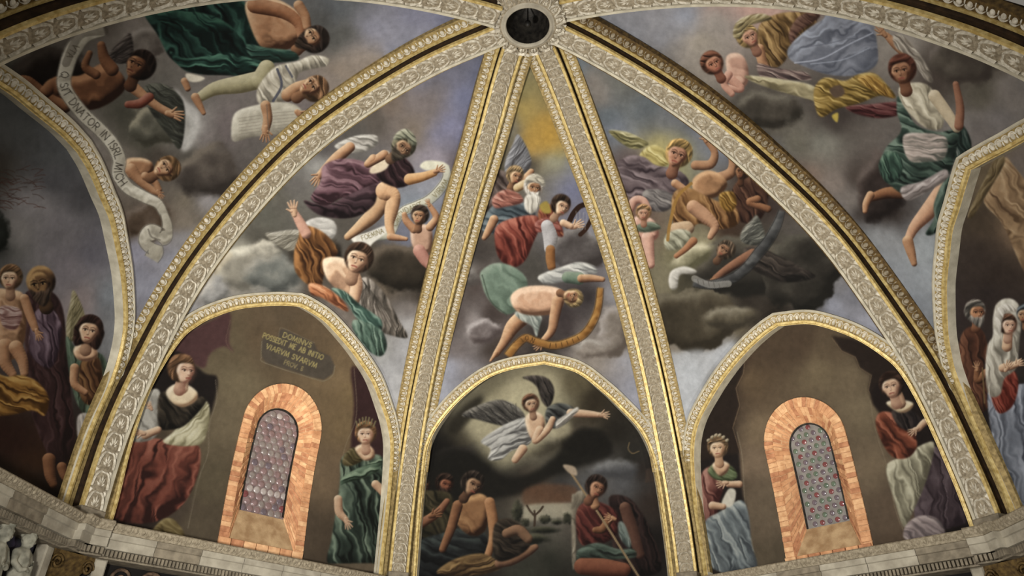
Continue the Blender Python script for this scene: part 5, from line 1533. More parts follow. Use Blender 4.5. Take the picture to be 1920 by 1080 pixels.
# ============ lunette 3: right, brick window
c = CV['lun3']
c.ground([(1450, 640, (78, 62, 46)), (1500, 640, (76, 60, 45)), (1560, 660, (94, 78, 58)), (1400, 710, (104, 84, 60)), (1420, 800, (124, 104, 78)), (1600, 710, (112, 96, 72)), (1625, 770, (122, 106, 80)), (1640, 860, (120, 102, 78)), (1400, 860, (122, 102, 80)), (1420, 950, (108, 92, 72)), (1440, 1050, (90, 78, 60)), (1680, 970, (100, 82, 64)), (1690, 1030, (82, 66, 50)), (1540, 700, (114, 98, 72)), (1340, 740, (48, 36, 30)), (1330, 790, (38, 30, 26)), (1650, 670, (48, 37, 30)), (1710, 720, (32, 25, 21)), (1370, 690, (66, 50, 38)), (1310, 900, (34, 28, 26)), (1790, 900, (36, 28, 28)), (1790, 1010, (26, 20, 18)), (1320, 1070, (36, 30, 26)), (1740, 800, (34, 26, 24))], 22, 3.0, 83, 0.08)
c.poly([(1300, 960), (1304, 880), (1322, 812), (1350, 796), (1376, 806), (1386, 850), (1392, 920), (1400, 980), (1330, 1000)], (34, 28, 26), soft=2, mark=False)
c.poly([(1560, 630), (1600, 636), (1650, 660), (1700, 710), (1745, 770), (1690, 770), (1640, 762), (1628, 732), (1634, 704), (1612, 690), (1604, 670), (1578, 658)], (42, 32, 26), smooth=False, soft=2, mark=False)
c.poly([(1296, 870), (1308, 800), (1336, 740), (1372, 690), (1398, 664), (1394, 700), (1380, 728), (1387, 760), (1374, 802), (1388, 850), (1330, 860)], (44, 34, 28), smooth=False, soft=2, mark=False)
c.stroke([(1560, 634), (1578, 658), (1604, 670), (1612, 690), (1634, 704), (1628, 732), (1640, 762)], 1.6, (128, 104, 76), 0.6, smooth=False, mark=False)
c.stroke([(1398, 664), (1394, 700), (1380, 728), (1387, 760), (1374, 802), (1388, 850)], 1.6, (134, 108, 80), 0.6, smooth=False, mark=False)
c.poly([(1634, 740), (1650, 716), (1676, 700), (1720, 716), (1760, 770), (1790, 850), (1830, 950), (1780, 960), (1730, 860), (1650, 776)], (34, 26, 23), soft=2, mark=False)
c.stroke([(1382, 810), (1392, 860), (1398, 950), (1420, 1070)], 1.6, (150, 136, 110), 0.5, mark=False)
c.stroke([(1632, 750), (1640, 800), (1664, 880), (1680, 960), (1706, 1020)], 1.6, (140, 124, 98), 0.5, mark=False)
c.fig('painted_woman', 'woman in red shawl and blue grey skirt holding a paper')
c.cloth([(1312, 904), (1322, 880), (1344, 876), (1360, 900), (1350, 940), (1340, 980), (1318, 1010), (1308, 960)], ((62, 30, 28), (128, 76, 66), (176, 126, 110)), 75, 9, 1.1)
c.cloth([(1322, 980), (1350, 960), (1390, 938), (1404, 966), (1410, 1020), (1420, 1064), (1390, 1078), (1340, 1068), (1322, 1030)], ((66, 72, 76), (118, 128, 130), (172, 178, 172)), 60, 10, 1.1)
c.cloth([(1328, 880), (1350, 866), (1376, 878), (1382, 896), (1360, 904), (1336, 896)], ((52, 60, 36), (96, 110, 74), (140, 152, 110)), 30, 7)
c.flesh([(1336, 872), (1352, 864), (1368, 872), (1362, 888), (1348, 892)], SKP, lift=0.1)
c.poly([(1352, 950), (1366, 918), (1380, 922), (1374, 948)], (206, 200, 182))
c.limb([(1386, 908, 7), (1366, 908, 6)], SKP)
c.hand(1358, 906, 6, 190, SKP)
c.limb([(1336, 948, 8), (1356, 950, 6)], SKP)
c.limb([(1348, 858, 7), (1350, 870, 8)], SKP)
c.head(1346, 840, 19, 94, -0.1, ((150, 108, 76), (224, 186, 146), (240, 214, 180)), (110, 84, 56), long=False)
for k in range(6):
    c.limb([(1328 + k * 7, 826 - 10 * math.sin(k / 5 * math.pi), 3.4), (1329 + k * 7, 825 - 10 * math.sin(k / 5 * math.pi), 3.0)], ((90, 80, 60), (160, 146, 116), (206, 192, 164)))
c.fig('painted_woman', 'woman with dark hair, russet sleeves and a pale skirt')
c.cloth([(1730, 850), (1764, 840), (1782, 866), (1806, 910), (1826, 966), (1780, 992), (1726, 990), (1714, 940)], ((38, 28, 32), (70, 56, 60), (112, 96, 100)), 80, 12, 1.0)
c.cloth([(1662, 876), (1694, 856), (1730, 834), (1752, 832), (1744, 880), (1728, 926), (1712, 960), (1696, 990), (1678, 940)], ((92, 86, 68), (160, 154, 126), (208, 202, 172)), 70, 11, 1.1)
c.cloth([(1642, 790), (1656, 772), (1690, 782), (1712, 806), (1720, 836), (1704, 858), (1676, 858), (1654, 830)], ((58, 26, 18), (130, 64, 42), (180, 106, 78)), 45, 10, 1.1)
c.cloth([(1672, 772), (1690, 766), (1712, 772), (1728, 790), (1722, 812), (1700, 808), (1682, 796)], ((22, 18, 18), (46, 38, 36), (76, 64, 58)), 60, 8)
c.limb([(1752, 786, 8), (1734, 792, 7), (1722, 804, 6)], SKP)
c.hand(1716, 806, 6, 210, SKP)
c.flesh([(1662, 756), (1686, 750), (1712, 756), (1706, 770), (1686, 774)], ((140, 110, 80), (218, 196, 156), (236, 220, 188)), lift=0.1)
c.limb([(1684, 740, 9), (1688, 756, 11)], SKP)
c.head(1672, 724, 23, 104, -0.2, ((140, 96, 74), (220, 178, 142), (240, 212, 180)), (46, 30, 22), long=False)
c.cloth([(1696, 1010), (1700, 984), (1724, 968), (1756, 972), (1772, 996), (1766, 1022), (1730, 1020)], ((84, 74, 74), (140, 124, 122), (184, 168, 162)), 30, 9)
c.fig(None)

# ============ lunette 4: far right
c = CV['lun4']
c.ground([(1840, 330, (92, 78, 58)), (1870, 300, (110, 92, 68)), (1830, 400, (66, 54, 42)), (1820, 500, (56, 46, 40)), (1860, 520, (52, 42, 36)), (1900, 300, (108, 98, 92)), (1930, 400, (140, 110, 80)), (1810, 600, (48, 39, 37)), (1850, 560, (46, 38, 35)), (1850, 780, (30, 26, 26)), (1860, 900, (26, 24, 26)), (1830, 820, (34, 29, 29)), (1950, 600, (46, 40, 38)), (1950, 300, (110, 100, 96))], 24, 3.0, 93)
c.cloth([(1844, 372), (1880, 300), (1900, 310), (1940, 380), (1940, 520), (1916, 500), (1880, 420)], ((84, 62, 42), (146, 116, 82), (186, 160, 122)), 55, 14, 0.8)
c.cloth([(1816, 400), (1850, 330), (1872, 292), (1884, 306), (1846, 372), (1824, 408)], ((60, 48, 30), (104, 86, 56), (136, 118, 84)), -60, 8)
c.fig('painted_elder', 'grey bearded man in a russet robe holding a staff')
c.cloth([(1800, 640), (1816, 614), (1842, 620), (1852, 650), (1856, 700), (1850, 770), (1810, 760), (1800, 700)], ((36, 22, 18), (82, 48, 34), (120, 76, 54)), 80, 10)
c.limb([(1850, 700, 9), (1834, 712, 8), (1832, 696, 6)], SKD)
c.hand(1832, 690, 5, 90, SK)
c.stroke([(1842, 690), (1846, 755)], 3, (104, 80, 50))
c.head(1830, 586, 20, 92, 0.45, ((60, 34, 24), (160, 104, 70), (206, 150, 106)), (104, 98, 90), (120, 114, 106))
c.fig('painted_veiled_woman', 'woman in white veil with red and blue grey dress, hands joined')
c.cloth([(1852, 740), (1880, 730), (1920, 720), (1960, 730), (1970, 900), (1960, 990), (1910, 960), (1870, 860)], ((62, 66, 76), (106, 112, 124), (152, 158, 170)), 80, 14, 1.1)
c.cloth([(1860, 732), (1876, 700), (1900, 694), (1910, 720), (1900, 760), (1876, 776), (1862, 756)], ((74, 24, 18), (128, 52, 40), (162, 86, 68)), 60, 8)
c.cloth([(1862, 600), (1868, 572), (1886, 560), (1906, 566), (1916, 590), (1912, 640), (1906, 690), (1884, 710), (1876, 740), (1856, 742), (1848, 700), (1852, 650), (1862, 630)], ((110, 104, 92), (180, 174, 158), (218, 214, 200)), 75, 10, 1.0)
c.limb([(1880, 690, 8), (1898, 686, 7), (1912, 678, 5)], SKP)
c.hand(1906, 684, 6, 25, SKP)
c.hand(1888, 690, 6, 60, SKP)
c.limb([(1890, 628, 9), (1888, 650, 10)], SKP)
c.head(1890, 610, 18, 90, 0.4, ((130, 90, 70), (212, 172, 142), (236, 208, 182)), (74, 48, 34))
c.cloth([(1866, 604), (1870, 580), (1886, 570), (1902, 576), (1906, 586), (1888, 584), (1880, 600), (1876, 630)], ((140, 134, 122), (196, 190, 178), (222, 218, 208)), 60, 7)
c.fig('painted_attendant', 'partly hidden figure at the right edge')
c.head(1922, 590, 16, 92, -0.4, SK, (60, 66, 70))
c.fig(None)
# ------------------------------------------------------------------ fresco surfaces
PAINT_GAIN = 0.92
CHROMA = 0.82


def point_in_poly(x, y, poly):
    r = np.zeros(x.shape, bool)
    q = np.roll(poly, -1, 0)
    for (ax, ay), (bx, by) in zip(poly, q):
        if ay == by:
            continue
        c = ((ay > y) != (by > y)) & (x < (bx - ax) * (y - ay) / (by - ay) + ax)
        r ^= c
    return r


def sample(cv, uv):
    x = np.clip(uv[:, 0] - cv.x0, 0, cv.w - 1.001)
    y = np.clip(uv[:, 1] - cv.y0, 0, cv.h - 1.001)
    xi, yi = x.astype(int), y.astype(int)
    xi, yi = np.minimum(xi, cv.w - 2), np.minimum(yi, cv.h - 2)
    fx, fy = (x - xi)[:, None], (y - yi)[:, None]
    im = cv.img
    return (im[yi, xi] * (1 - fx) + im[yi, xi + 1] * fx) * (1 - fy) + (im[yi + 1, xi] * (1 - fx) + im[yi + 1, xi + 1] * fx) * fy


def fresco_mesh(name, V, Fq, col, m):
    me = bpy.data.meshes.new(name)
    nv, nf = len(V), len(Fq)
    me.vertices.add(nv)
    me.vertices.foreach_set('co', V.astype(np.float32).ravel())
    me.loops.add(nf * 4)
    me.loops.foreach_set('vertex_index', Fq.astype(np.int32).ravel())
    me.polygons.add(nf)
    me.polygons.foreach_set('loop_start', np.arange(0, nf * 4, 4, dtype=np.int32))
    me.polygons.foreach_set('use_smooth', np.ones(nf, bool))
    at_ = me.attributes.new('paint', 'FLOAT_COLOR', 'POINT')
    at_.data.foreach_set('color', np.concatenate([col, np.ones((nv, 1))], 1).astype(np.float32).ravel())
    me.materials.append(m)
    me.update(calc_edges=True)
    return me


def build_fresco(name, label, cat, P, keep, cv, centre, kind=None, gain=1.0):
    """P: (nv, nu, 3) grid, keep: faces to keep (nv-1, nu-1). Splits the surface by painted figure."""
    nv, nu = P.shape[:2]
    flat = P.reshape(-1, 3)
    px = project(flat)
    col = sample(cv, px)
    gr = col.mean(1, keepdims=True)
    col = gr + (col - gr) * CHROMA
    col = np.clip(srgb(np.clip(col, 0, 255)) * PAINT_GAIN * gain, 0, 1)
    idx = np.arange(nv * nu).reshape(nv, nu)
    Fq = np.stack([idx[:-1, :-1], idx[:-1, 1:], idx[1:, 1:], idx[1:, :-1]], -1).reshape(-1, 4)
    fc = (px[Fq[:, 0]] + px[Fq[:, 2]]) / 2
    inside = (fc[:, 0] > cv.x0) & (fc[:, 0] < cv.x1) & (fc[:, 1] > cv.y0) & (fc[:, 1] < cv.y1)
    xi = np.clip((fc[:, 0] - cv.x0).astype(int), 0, cv.w - 1)
    yi = np.clip((fc[:, 1] - cv.y0).astype(int), 0, cv.h - 1)
    ids = np.where(inside, cv.ids[yi, xi], 0)
    kp = keep.reshape(-1)
    root = empty(name, centre)
    tag(root, label, cat, None, kind)
    for k in range(len(cv.figs)):
        sel = np.where(kp & (ids == k))[0]
        if len(sel) < 30:
            continue
        f = Fq[sel]
        u, inv = np.unique(f, return_inverse=True)
        nm = 'painted_ground' if k == 0 else cv.figs[k][0]
        me = fresco_mesh(nm, flat[u], inv.reshape(-1, 4), col[u], MT['fresco'])
        o = put(nm, me, root)
        if k and cv.figs[k][1]:
            o['label'] = cv.figs[k][1]
    return root


PXSTEP = 1.72


def grid_for(fn, u0, u1, v0, v1, pxs):
    U, V = np.meshgrid(np.linspace(u0, u1, 30), np.linspace(v0, v1, 60))
    G = project(fn(U.ravel(), V.ravel())).reshape(60, 30, 2)
    inf = (G[..., 0] > -60) & (G[..., 0] < 1980) & (G[..., 1] > -60) & (G[..., 1] < 1140)
    du = np.linalg.norm(np.diff(G, axis=1), axis=2)
    dv = np.linalg.norm(np.diff(G, axis=0), axis=2)
    Lu = np.array([du[k].sum() for k in range(60)])
    nu = int(min(700, np.percentile(Lu[inf.any(1)], 85) / pxs))
    nv = int(min(900, dv.sum(0).max() / pxs))
    # along v: even spacing in the picture
    L = np.concatenate([[0], np.cumsum(dv.mean(1))])
    vs = np.interp(np.linspace(0, L[-1], nv), L, np.linspace(v0, v1, 60))
    U, V = np.meshgrid(np.linspace(u0, u1, nu), vs)
    return U, V


def web(b, label):
    bay = BAYS[b]
    U, V = grid_for(bay.P, 0.0, 1.0, 0.04, 1.0, PXSTEP)
    P = bay.P(U.ravel(), V.ravel()).reshape(U.shape + (3,))
    uc, vc = (U[:-1, :-1] + U[1:, 1:]) / 2, (V[:-1, :-1] + V[1:, 1:]) / 2
    a = bay.archuv
    poly = np.concatenate([[[a[0, 0], -0.1]], a, [[a[-1, 0], -0.1]]])
    keep = ~point_in_poly(uc, vc, poly)
    px = project(P.reshape(-1, 3)).reshape(U.shape + (2,))
    vis = (px[..., 0] > -200) & (px[..., 0] < 2120) & (px[..., 1] > -200) & (px[..., 1] < 1300)
    keep &= vis[:-1, :-1]
    return build_fresco('vault_fresco', label, 'fresco', P, keep, CV['web%d' % b], P[P.shape[0] // 2, P.shape[1] // 2])


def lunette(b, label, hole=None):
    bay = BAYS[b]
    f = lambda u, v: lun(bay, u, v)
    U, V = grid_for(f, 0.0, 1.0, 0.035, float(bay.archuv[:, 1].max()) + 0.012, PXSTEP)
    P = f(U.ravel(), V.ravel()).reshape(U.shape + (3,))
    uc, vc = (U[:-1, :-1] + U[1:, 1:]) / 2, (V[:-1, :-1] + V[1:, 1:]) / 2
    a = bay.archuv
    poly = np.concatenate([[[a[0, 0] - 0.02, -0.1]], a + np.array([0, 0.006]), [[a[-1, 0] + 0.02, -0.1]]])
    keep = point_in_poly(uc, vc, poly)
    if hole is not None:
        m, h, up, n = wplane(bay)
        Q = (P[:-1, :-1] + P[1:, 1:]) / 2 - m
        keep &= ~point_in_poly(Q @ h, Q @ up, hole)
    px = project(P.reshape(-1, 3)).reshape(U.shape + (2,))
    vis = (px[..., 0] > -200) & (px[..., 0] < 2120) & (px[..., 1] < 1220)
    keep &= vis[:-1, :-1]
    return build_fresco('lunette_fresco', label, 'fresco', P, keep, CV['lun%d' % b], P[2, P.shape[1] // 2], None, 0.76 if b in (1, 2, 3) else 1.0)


# window outlines in the plane of their lunette: x along the wall, y up; the axis leans a little
WIN = {1: dict(hw=0.79, top=2.79, x0=0.12, lean=-0.03, bot=-0.18, gh=0.43, gb=0.44, gt=2.39),
       3: dict(hw=0.76, top=2.41, x0=0.0, lean=0.05, bot=-0.28, gh=0.385, gb=0.22, gt=1.99)}


def win_outline(w, hw, top, bot, n=28):
    sp = top - hw * 1.02                   # springing
    pts = [(-hw, bot)]
    for k in range(n + 1):
        t = math.pi * (1 - k / n)
        pts.append((hw * math.cos(t), sp + (top - sp) * math.sin(t)))
    pts.append((hw, bot))
    P = np.array(pts)
    P[:, 0] += w['x0'] + w['lean'] * P[:, 1]
    return P


WEBTXT = ['cloudy vault fresco with green robed figure and lettered ribbon, upper left',
          'vault fresco with striding violet robed figure and winged angel, left of centre',
          'narrow central vault fresco with golden sky and crowded figures on clouds',
          'vault fresco with ochre draped figure raising his arms, right of centre',
          'vault fresco with blue veil, golden cloth and green draped figure, upper right']
LUNTXT = ['far left lunette fresco with child and dark robed figures',
          'left lunette fresco with two seated women beside the arched window',
          'dark central lunette fresco with winged angel over resting shepherds',
          'right lunette fresco with two women flanking the brick arched window',
          'far right lunette fresco with white veiled woman and bearded man']
for b in range(5):
    web(b, WEBTXT[b])
    hole = None
    if b in WIN:
        w = WIN[b]
        hole = win_outline(w, w['hw'] - 0.07, w['top'] - 0.07, -3.0)
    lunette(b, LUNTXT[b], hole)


# ------------------------------------------------------------------ windows
def build_window(b, num, label):
    bay = BAYS[b]
    w = WIN[b]
    m, h, up, n = wplane(bay)
    root = empty('window_%d' % num, m)
    tag(root, label, None, None, 'structure')
    vv = np.linspace(0.03, 0.34, 30)       # the wall curves inwards towards the top, and the window with it
    pp = lun(bay, np.full(30, 0.5), vv) - m
    wy, wd = pp @ up, pp @ n
    G = lambda p, d: m + h * p[0] + up * p[1] + n * (d + np.interp(p[1], wy, wd))
    rnd = random.Random(b)
    hw, top, bot = w['hw'], w['top'], w['bot']
    ring = 0.17
    DEP = -0.2
    FR = 0.03                              # face of the brick ring stands a little proud

    def dense(hw_, top_, bot_):            # same parameter for all three outlines, so that joints run straight
        o = win_outline(w, hw_, top_, bot_, 60)
        jl = np.linspace(0, 1, 150)[:, None]
        return np.concatenate([o[0] + (o[1] - o[0]) * jl, resample(o[1:-1], 102)[1:-1], o[-2] + (o[-1] - o[-2]) * jl])
    outer = dense(hw, top, bot)
    inner = dense(hw - ring, top - ring, bot)
    glass = dense(w['gh'], w['gt'], w['gb'])
    # mortar bed behind the bricks
    V, Fc = [], []
    for k in range(0, 400, 7):
        V += [G(outer[k], -0.14), G(outer[k], FR - 0.02), G(inner[k], FR - 0.02), G(glass[k], DEP - 0.0)]
    q = len(V) // 4
    for k in range(q - 1):
        for j in range(3):
            Fc.append((k * 4 + j, k * 4 + j + 1, (k + 1) * 4 + j + 1, (k + 1) * 4 + j))
    bedo = mesh_obj('brick_surround', V, Fc, MT['mortar'], root)
    L = np.concatenate([[0], np.cumsum(np.hypot(*np.diff(outer, axis=0).T))])
    nb = int(L[-1] / 0.085)
    bm = ['brick', 'brick2', 'brick', 'brick3', 'brick2']

    def quad_brick(c, d_out, nm, flat=False):          # c: four corners of the face, extruded backwards
        f = [np.array(x) for x in c]
        cen = sum(f) / 4
        ins = [cen + (x - cen) * 0.94 for x in f]
        nn = unit(np.cross(f[1] - f[0], f[3] - f[0])) if not flat else n.copy()
        if nn @ n < 0 and abs(nn @ n) > 0.2:
            nn = -nn
        elif abs(nn @ n) <= 0.2 and nn @ (G((w['x0'], 1.0), 0) - cen) < 0:
            nn = -nn
        V = [x + nn * d_out for x in ins] + [x + nn * (d_out - 0.008) for x in f] + [x - nn * 0.03 for x in f]
        Fc = [(0, 1, 2, 3)] + [(k, (k + 1) % 4, 4 + (k + 1) % 4, 4 + k) for k in range(4)] + [(4 + k, 4 + (k + 1) % 4, 8 + (k + 1) % 4, 8 + k) for k in range(4)]
        mesh_obj('brick', V, Fc, MT[nm], bedo)
    for k in range(nb):
        a0 = int(np.interp(k / nb * L[-1], L, np.arange(400)))
        a1 = int(np.interp((k + 0.9) / nb * L[-1], L, np.arange(400)))
        two = (k % 2 == 0) if 0 else False
        jit = rnd.uniform(-0.004, 0.006)
        o0, o1, i0, i1 = outer[a0], outer[a1], inner[a0], inner[a1]
        quad_brick([G(o0, FR - 0.02), G(o1, FR - 0.02), G(i1, FR - 0.02), G(i0, FR - 0.02)], 0.016 + jit, rnd.choice(bm), True)
    # bricks of the splayed jambs and soffit, in two rows
    nb2 = int(L[-1] / 0.095)
    for k in range(nb2):
        a0 = int(np.interp(k / nb2 * L[-1], L, np.arange(400)))
        a1 = int(np.interp((k + 0.88) / nb2 * L[-1], L, np.arange(400)))
        I0, I1, g0, g1 = G(inner[a0], FR - 0.02), G(inner[a1], FR - 0.02), G(glass[a0], DEP), G(glass[a1], DEP)
        if k % 2:
            quad_brick([I0, I1, I1 * 0.04 + g1 * 0.96, I0 * 0.04 + g0 * 0.96], 0.004 + rnd.uniform(0, 0.01), rnd.choice(['brick', 'brick', 'brick3', 'brick2']))
        else:
            for (s0, s1) in ((0, 0.48), (0.54, 0.97)):
                quad_brick([I0 * (1 - s0) + g0 * s0, I1 * (1 - s0) + g1 * s0, I1 * (1 - s1) + g1 * s1, I0 * (1 - s1) + g0 * s1], 0.004 + rnd.uniform(0, 0.01), rnd.choice(['brick', 'brick', 'brick3', 'brick2']))
    # sloping sill
    A0, A1 = G(inner[0], FR), G(inner[-1], FR)
    B0, B1 = G(glass[0], DEP), G(glass[-1], DEP)
    dn = -up * 0.3
    V, Fc = [], []
    nx, ny = 12, 6
    for j in range(ny + 1):
        for i in range(nx + 1):
            t, s_ = i / nx, j / ny
            p = (A0 * (1 - t) + A1 * t) * (1 - s_) + (B0 * (1 - t) + B1 * t) * s_
            V.append(p + n * 0.012 * (rnd.random() if 0 < j < ny else 0))
    for j in range(ny):
        for i in range(nx):
            Fc.append((j * (nx + 1) + i, j * (nx + 1) + i + 1, (j + 1) * (nx + 1) + i + 1, (j + 1) * (nx + 1) + i))
    mesh_obj('sloping_sill', V, Fc, MT['sill'], root, True)
    for k in range(7):                     # a course of bricks below the sill
        t0, t1 = k / 7, (k + 0.93) / 7
        a, b_ = G(outer[0], 0.0), G(outer[-1], 0.0)
        c0, c1 = a * (1 - t0) + b_ * t0, a * (1 - t1) + b_ * t1
        quad_brick([c0 + up * 0.07, c1 + up * 0.07, c1 - up * 0.12, c0 - up * 0.12], 0.05, rnd.choice(bm))
    # leaded glass: backing of lead, every roundel a pane of its own
    V, Fc = [], []
    for k in range(0, 200, 5):
        for t in np.linspace(0, 1, 7):
            V.append(G(glass[k] * (1 - t) + glass[399 - k] * t, DEP - 0.014))
    for k in range(len(V) // 7 - 1):
        for j in range(6):
            Fc.append((k * 7 + j, k * 7 + j + 1, (k + 1) * 7 + j + 1, (k + 1) * 7 + j))
    sheet = mesh_obj('glass_sheet', V, Fc, MT['sheet_pink'] if b == 1 else MT['sheet_grey'], root)
    V, Fc = [], []
    for k in range(0, 400, 6):
        g_ = glass[k]
        ce = np.array([w['x0'] + w['lean'] * g_[1], min(g_[1], w['gt'] - w['gh'])])
        V += [G(g_, DEP + 0.012), G(g_ + (ce - g_) * 0.07, DEP + 0.012), G(g_ + (ce - g_) * 0.07, DEP - 0.012)]
    q = len(V) // 3
    Fc = [(k * 3 + j, k * 3 + j + 1, (k + 1) * 3 + j + 1, (k + 1) * 3 + j) for k in range(q - 1) for j in range(2)]
    mesh_obj('lead_border', V, Fc, MT['bronze'], root)
    pane = {}
    pit = 0.135
    for nm, gm in GL.items():
        V, Fc = [], []
        ns = 10
        for r, z in (((0.46, 0.0), (0.43, 0.006), (0.2, 0.009)) if b == 1 else ((0.34, 0.0), (0.31, 0.006), (0.15, 0.009))):
            for k in range(ns):
                t = 2 * math.pi * k / ns
                V.append((r * pit * math.cos(t), r * pit * math.sin(t), z))
        V.append((0, 0, 0.011))
        for j in range(2):
            for k in range(ns):
                Fc.append((j * ns + k, j * ns + (k + 1) % ns, (j + 1) * ns + (k + 1) % ns, (j + 1) * ns + k))
        for k in range(ns):
            Fc.append((2 * ns + k, 2 * ns + (k + 1) % ns, 3 * ns))
        pane[nm] = mkmesh('roundel_pane', V, Fc, gm, True)
    poly = win_outline(w, w['gh'] - 0.03, w['gt'] - 0.03, w['gb'] + 0.03)
    row = 0
    y = w['gb'] + 0.06
    while y < w['gt']:
        x = -0.9 + (pit / 2 if row % 2 else 0)
        kx = 0
        while x < 0.9:
            xx = x + w['x0'] + w['lean'] * y
            if point_in_poly(np.array([xx]), np.array([y]), poly)[0]:
                if b == 1:
                    nm = rnd.choice(['pink', 'grey', 'violet', 'pink', 'pink', 'grey', 'grey']) if y > 0.75 else rnd.choice(['violet', 'pink', 'pink', 'grey', 'red'])
                    if abs(y - 0.85) < 0.05 or (y > w['gt'] - 0.2 and rnd.random() < 0.5):
                        nm = 'pale'  # pale panes paint the bright highlights into the glass colour
                else:
                    nm = ('green', 'green', 'violet')[(kx + row) % 3] if row % 2 else ('red', 'violet')[(kx + row // 2) % 2]
                tl = rnd.uniform(-0.05, 0.05)
                zz = unit(n + h * tl + up * rnd.uniform(-0.05, 0.05))
                xxv = unit(h - zz * (h @ zz))
                put('roundel_pane', pane[nm], sheet, frame_matrix(G((xx, y), DEP - 0.008), xxv, np.cross(zz, xxv), zz))
            x += pit
            kx += 1
        y += pit * 0.866
        row += 1


build_window(1, 1, 'arched brick window with pinkish leaded roundels below the written plaque')
build_window(3, 2, 'arched brick window with red and green dotted leaded glass, right')

# ------------------------------------------------------------------ cornice below the vault
DENT = boxmesh('dentil', MT['stone_grey'], -0.5, 0.5, -0.5, 0.5, 0, 1)
ZL = -0.2
CORTXT = ['far left', 'left', 'central', 'right', 'far right']


def build_cornice(b):
    bay = BAYS[b]
    A = bay.P(np.array([0.0]), np.array([0.045]))[0]
    B = bay.P(np.array([1.0]), np.array([0.045]))[0]
    A[2] = B[2] = 0
    h = unit(B - A)
    n = np.array([h[1], -h[0], 0.0])
    if n @ -A < 0:
        n = -n
    Lh = np.linalg.norm(B - A)
    Z = np.array([0, 0, 1.0])
    root = empty('trim_%d' % (b + 1), A * 0.5 + B * 0.5)
    tag(root, 'carved stone cornice under the %s lunette' % CORTXT[b], None, None, 'structure')
    rnd = random.Random(b + 40)

    def run(x0, x1, o, brk):
        sec_top = [(-0.6 - o, 0.02), (0.44, 0.02), (0.46, 0.0), (0.40, -0.11), (0.37, -0.115)]
        def bar(sec, m_, nm, xa, xb):
            V = []
            for x in (xa, xb):
                for off, z in sec:
                    V.append(A + h * x + n * (off + o) + Z * (ZL + z))
            k = len(sec)
            Fc = [(i, i + 1, k + i + 1, k + i) for i in range(k - 1)] + [tuple(range(k)), tuple(range(2 * k - 1, k - 1, -1))]
            return mesh_obj(nm, V, Fc, m_, root)
        cyma = bar(sec_top, MT['stucco_dark'], 'carved_cyma', x0, x1)
        # stone blocks of the fascia with open joints
        nbk = max(1, int(round((x1 - x0) / 0.75)))
        for k in range(nbk):
            xa = x0 + (x1 - x0) * k / nbk + (0.004 if k else 0)
            xb = x0 + (x1 - x0) * (k + 1) / nbk - (0.004 if k < nbk - 1 else 0)
            dz = rnd.uniform(-0.004, 0.004)
            bar([(-0.6, -0.115), (0.385 + dz, -0.115), (0.385 + dz, -0.2), (0.36 + dz, -0.21), (0.36 + dz, -0.33), (-0.6, -0.33)], MT['stone'] if rnd.random() < 0.7 else MT['stone_grey'], 'fascia_block', xa, xb)
        bar([(-0.6, -0.33), (0.25, -0.33), (0.25, -0.36), (0.22, -0.44), (-0.6, -0.44)], MT['stone_grey'], 'bed_moulding', x0, x1)
        nu_ = max(2, int((x1 - x0) / 0.10))
        st = (x1 - x0) / nu_
        sl = unit(n * -0.06 + Z * -0.11)
        nn = unit(n * 0.11 - Z * 0.06)
        for k in range(nu_):
            p = A + h * (x0 + (k + 0.5) * st) + n * (0.43 + o) + Z * (ZL - 0.056)
            put('carved_leaf', EGG_D, cyma, frame_matrix(p, h, -sl, nn, st, 0.105, 0.018))
        V, Fc = [], []
        nd = max(2, int((x1 - x0) / 0.056))
        for k in range(nd):
            x = x0 + (x1 - x0) * (k + 0.2) / nd
            x2 = x + (x1 - x0) * 0.6 / nd
            bs = len(V)
            for xx in (x, x2):
                for off in (0.2, 0.31):
                    for z in (-0.335, -0.42):
                        V.append(A + h * xx + n * (off + o) + Z * (ZL + z))
            Fc += [tuple(bs + i for i in f) for f in ((0, 1, 3, 2), (4, 6, 7, 5), (2, 3, 7, 6), (1, 5, 7, 3), (0, 2, 6, 4))]
        o_ = mesh_obj('dentil_row', V, Fc, MT['stone_grey'], root)
        o_['kind'] = 'stuff'
    brk = 0.42
    run(brk, Lh - brk, 0.0, False)
    run(-0.12, brk, 0.10, True)
    run(Lh - brk, Lh + 0.12, 0.10, True)


for b in range(5):
    build_cornice(b)

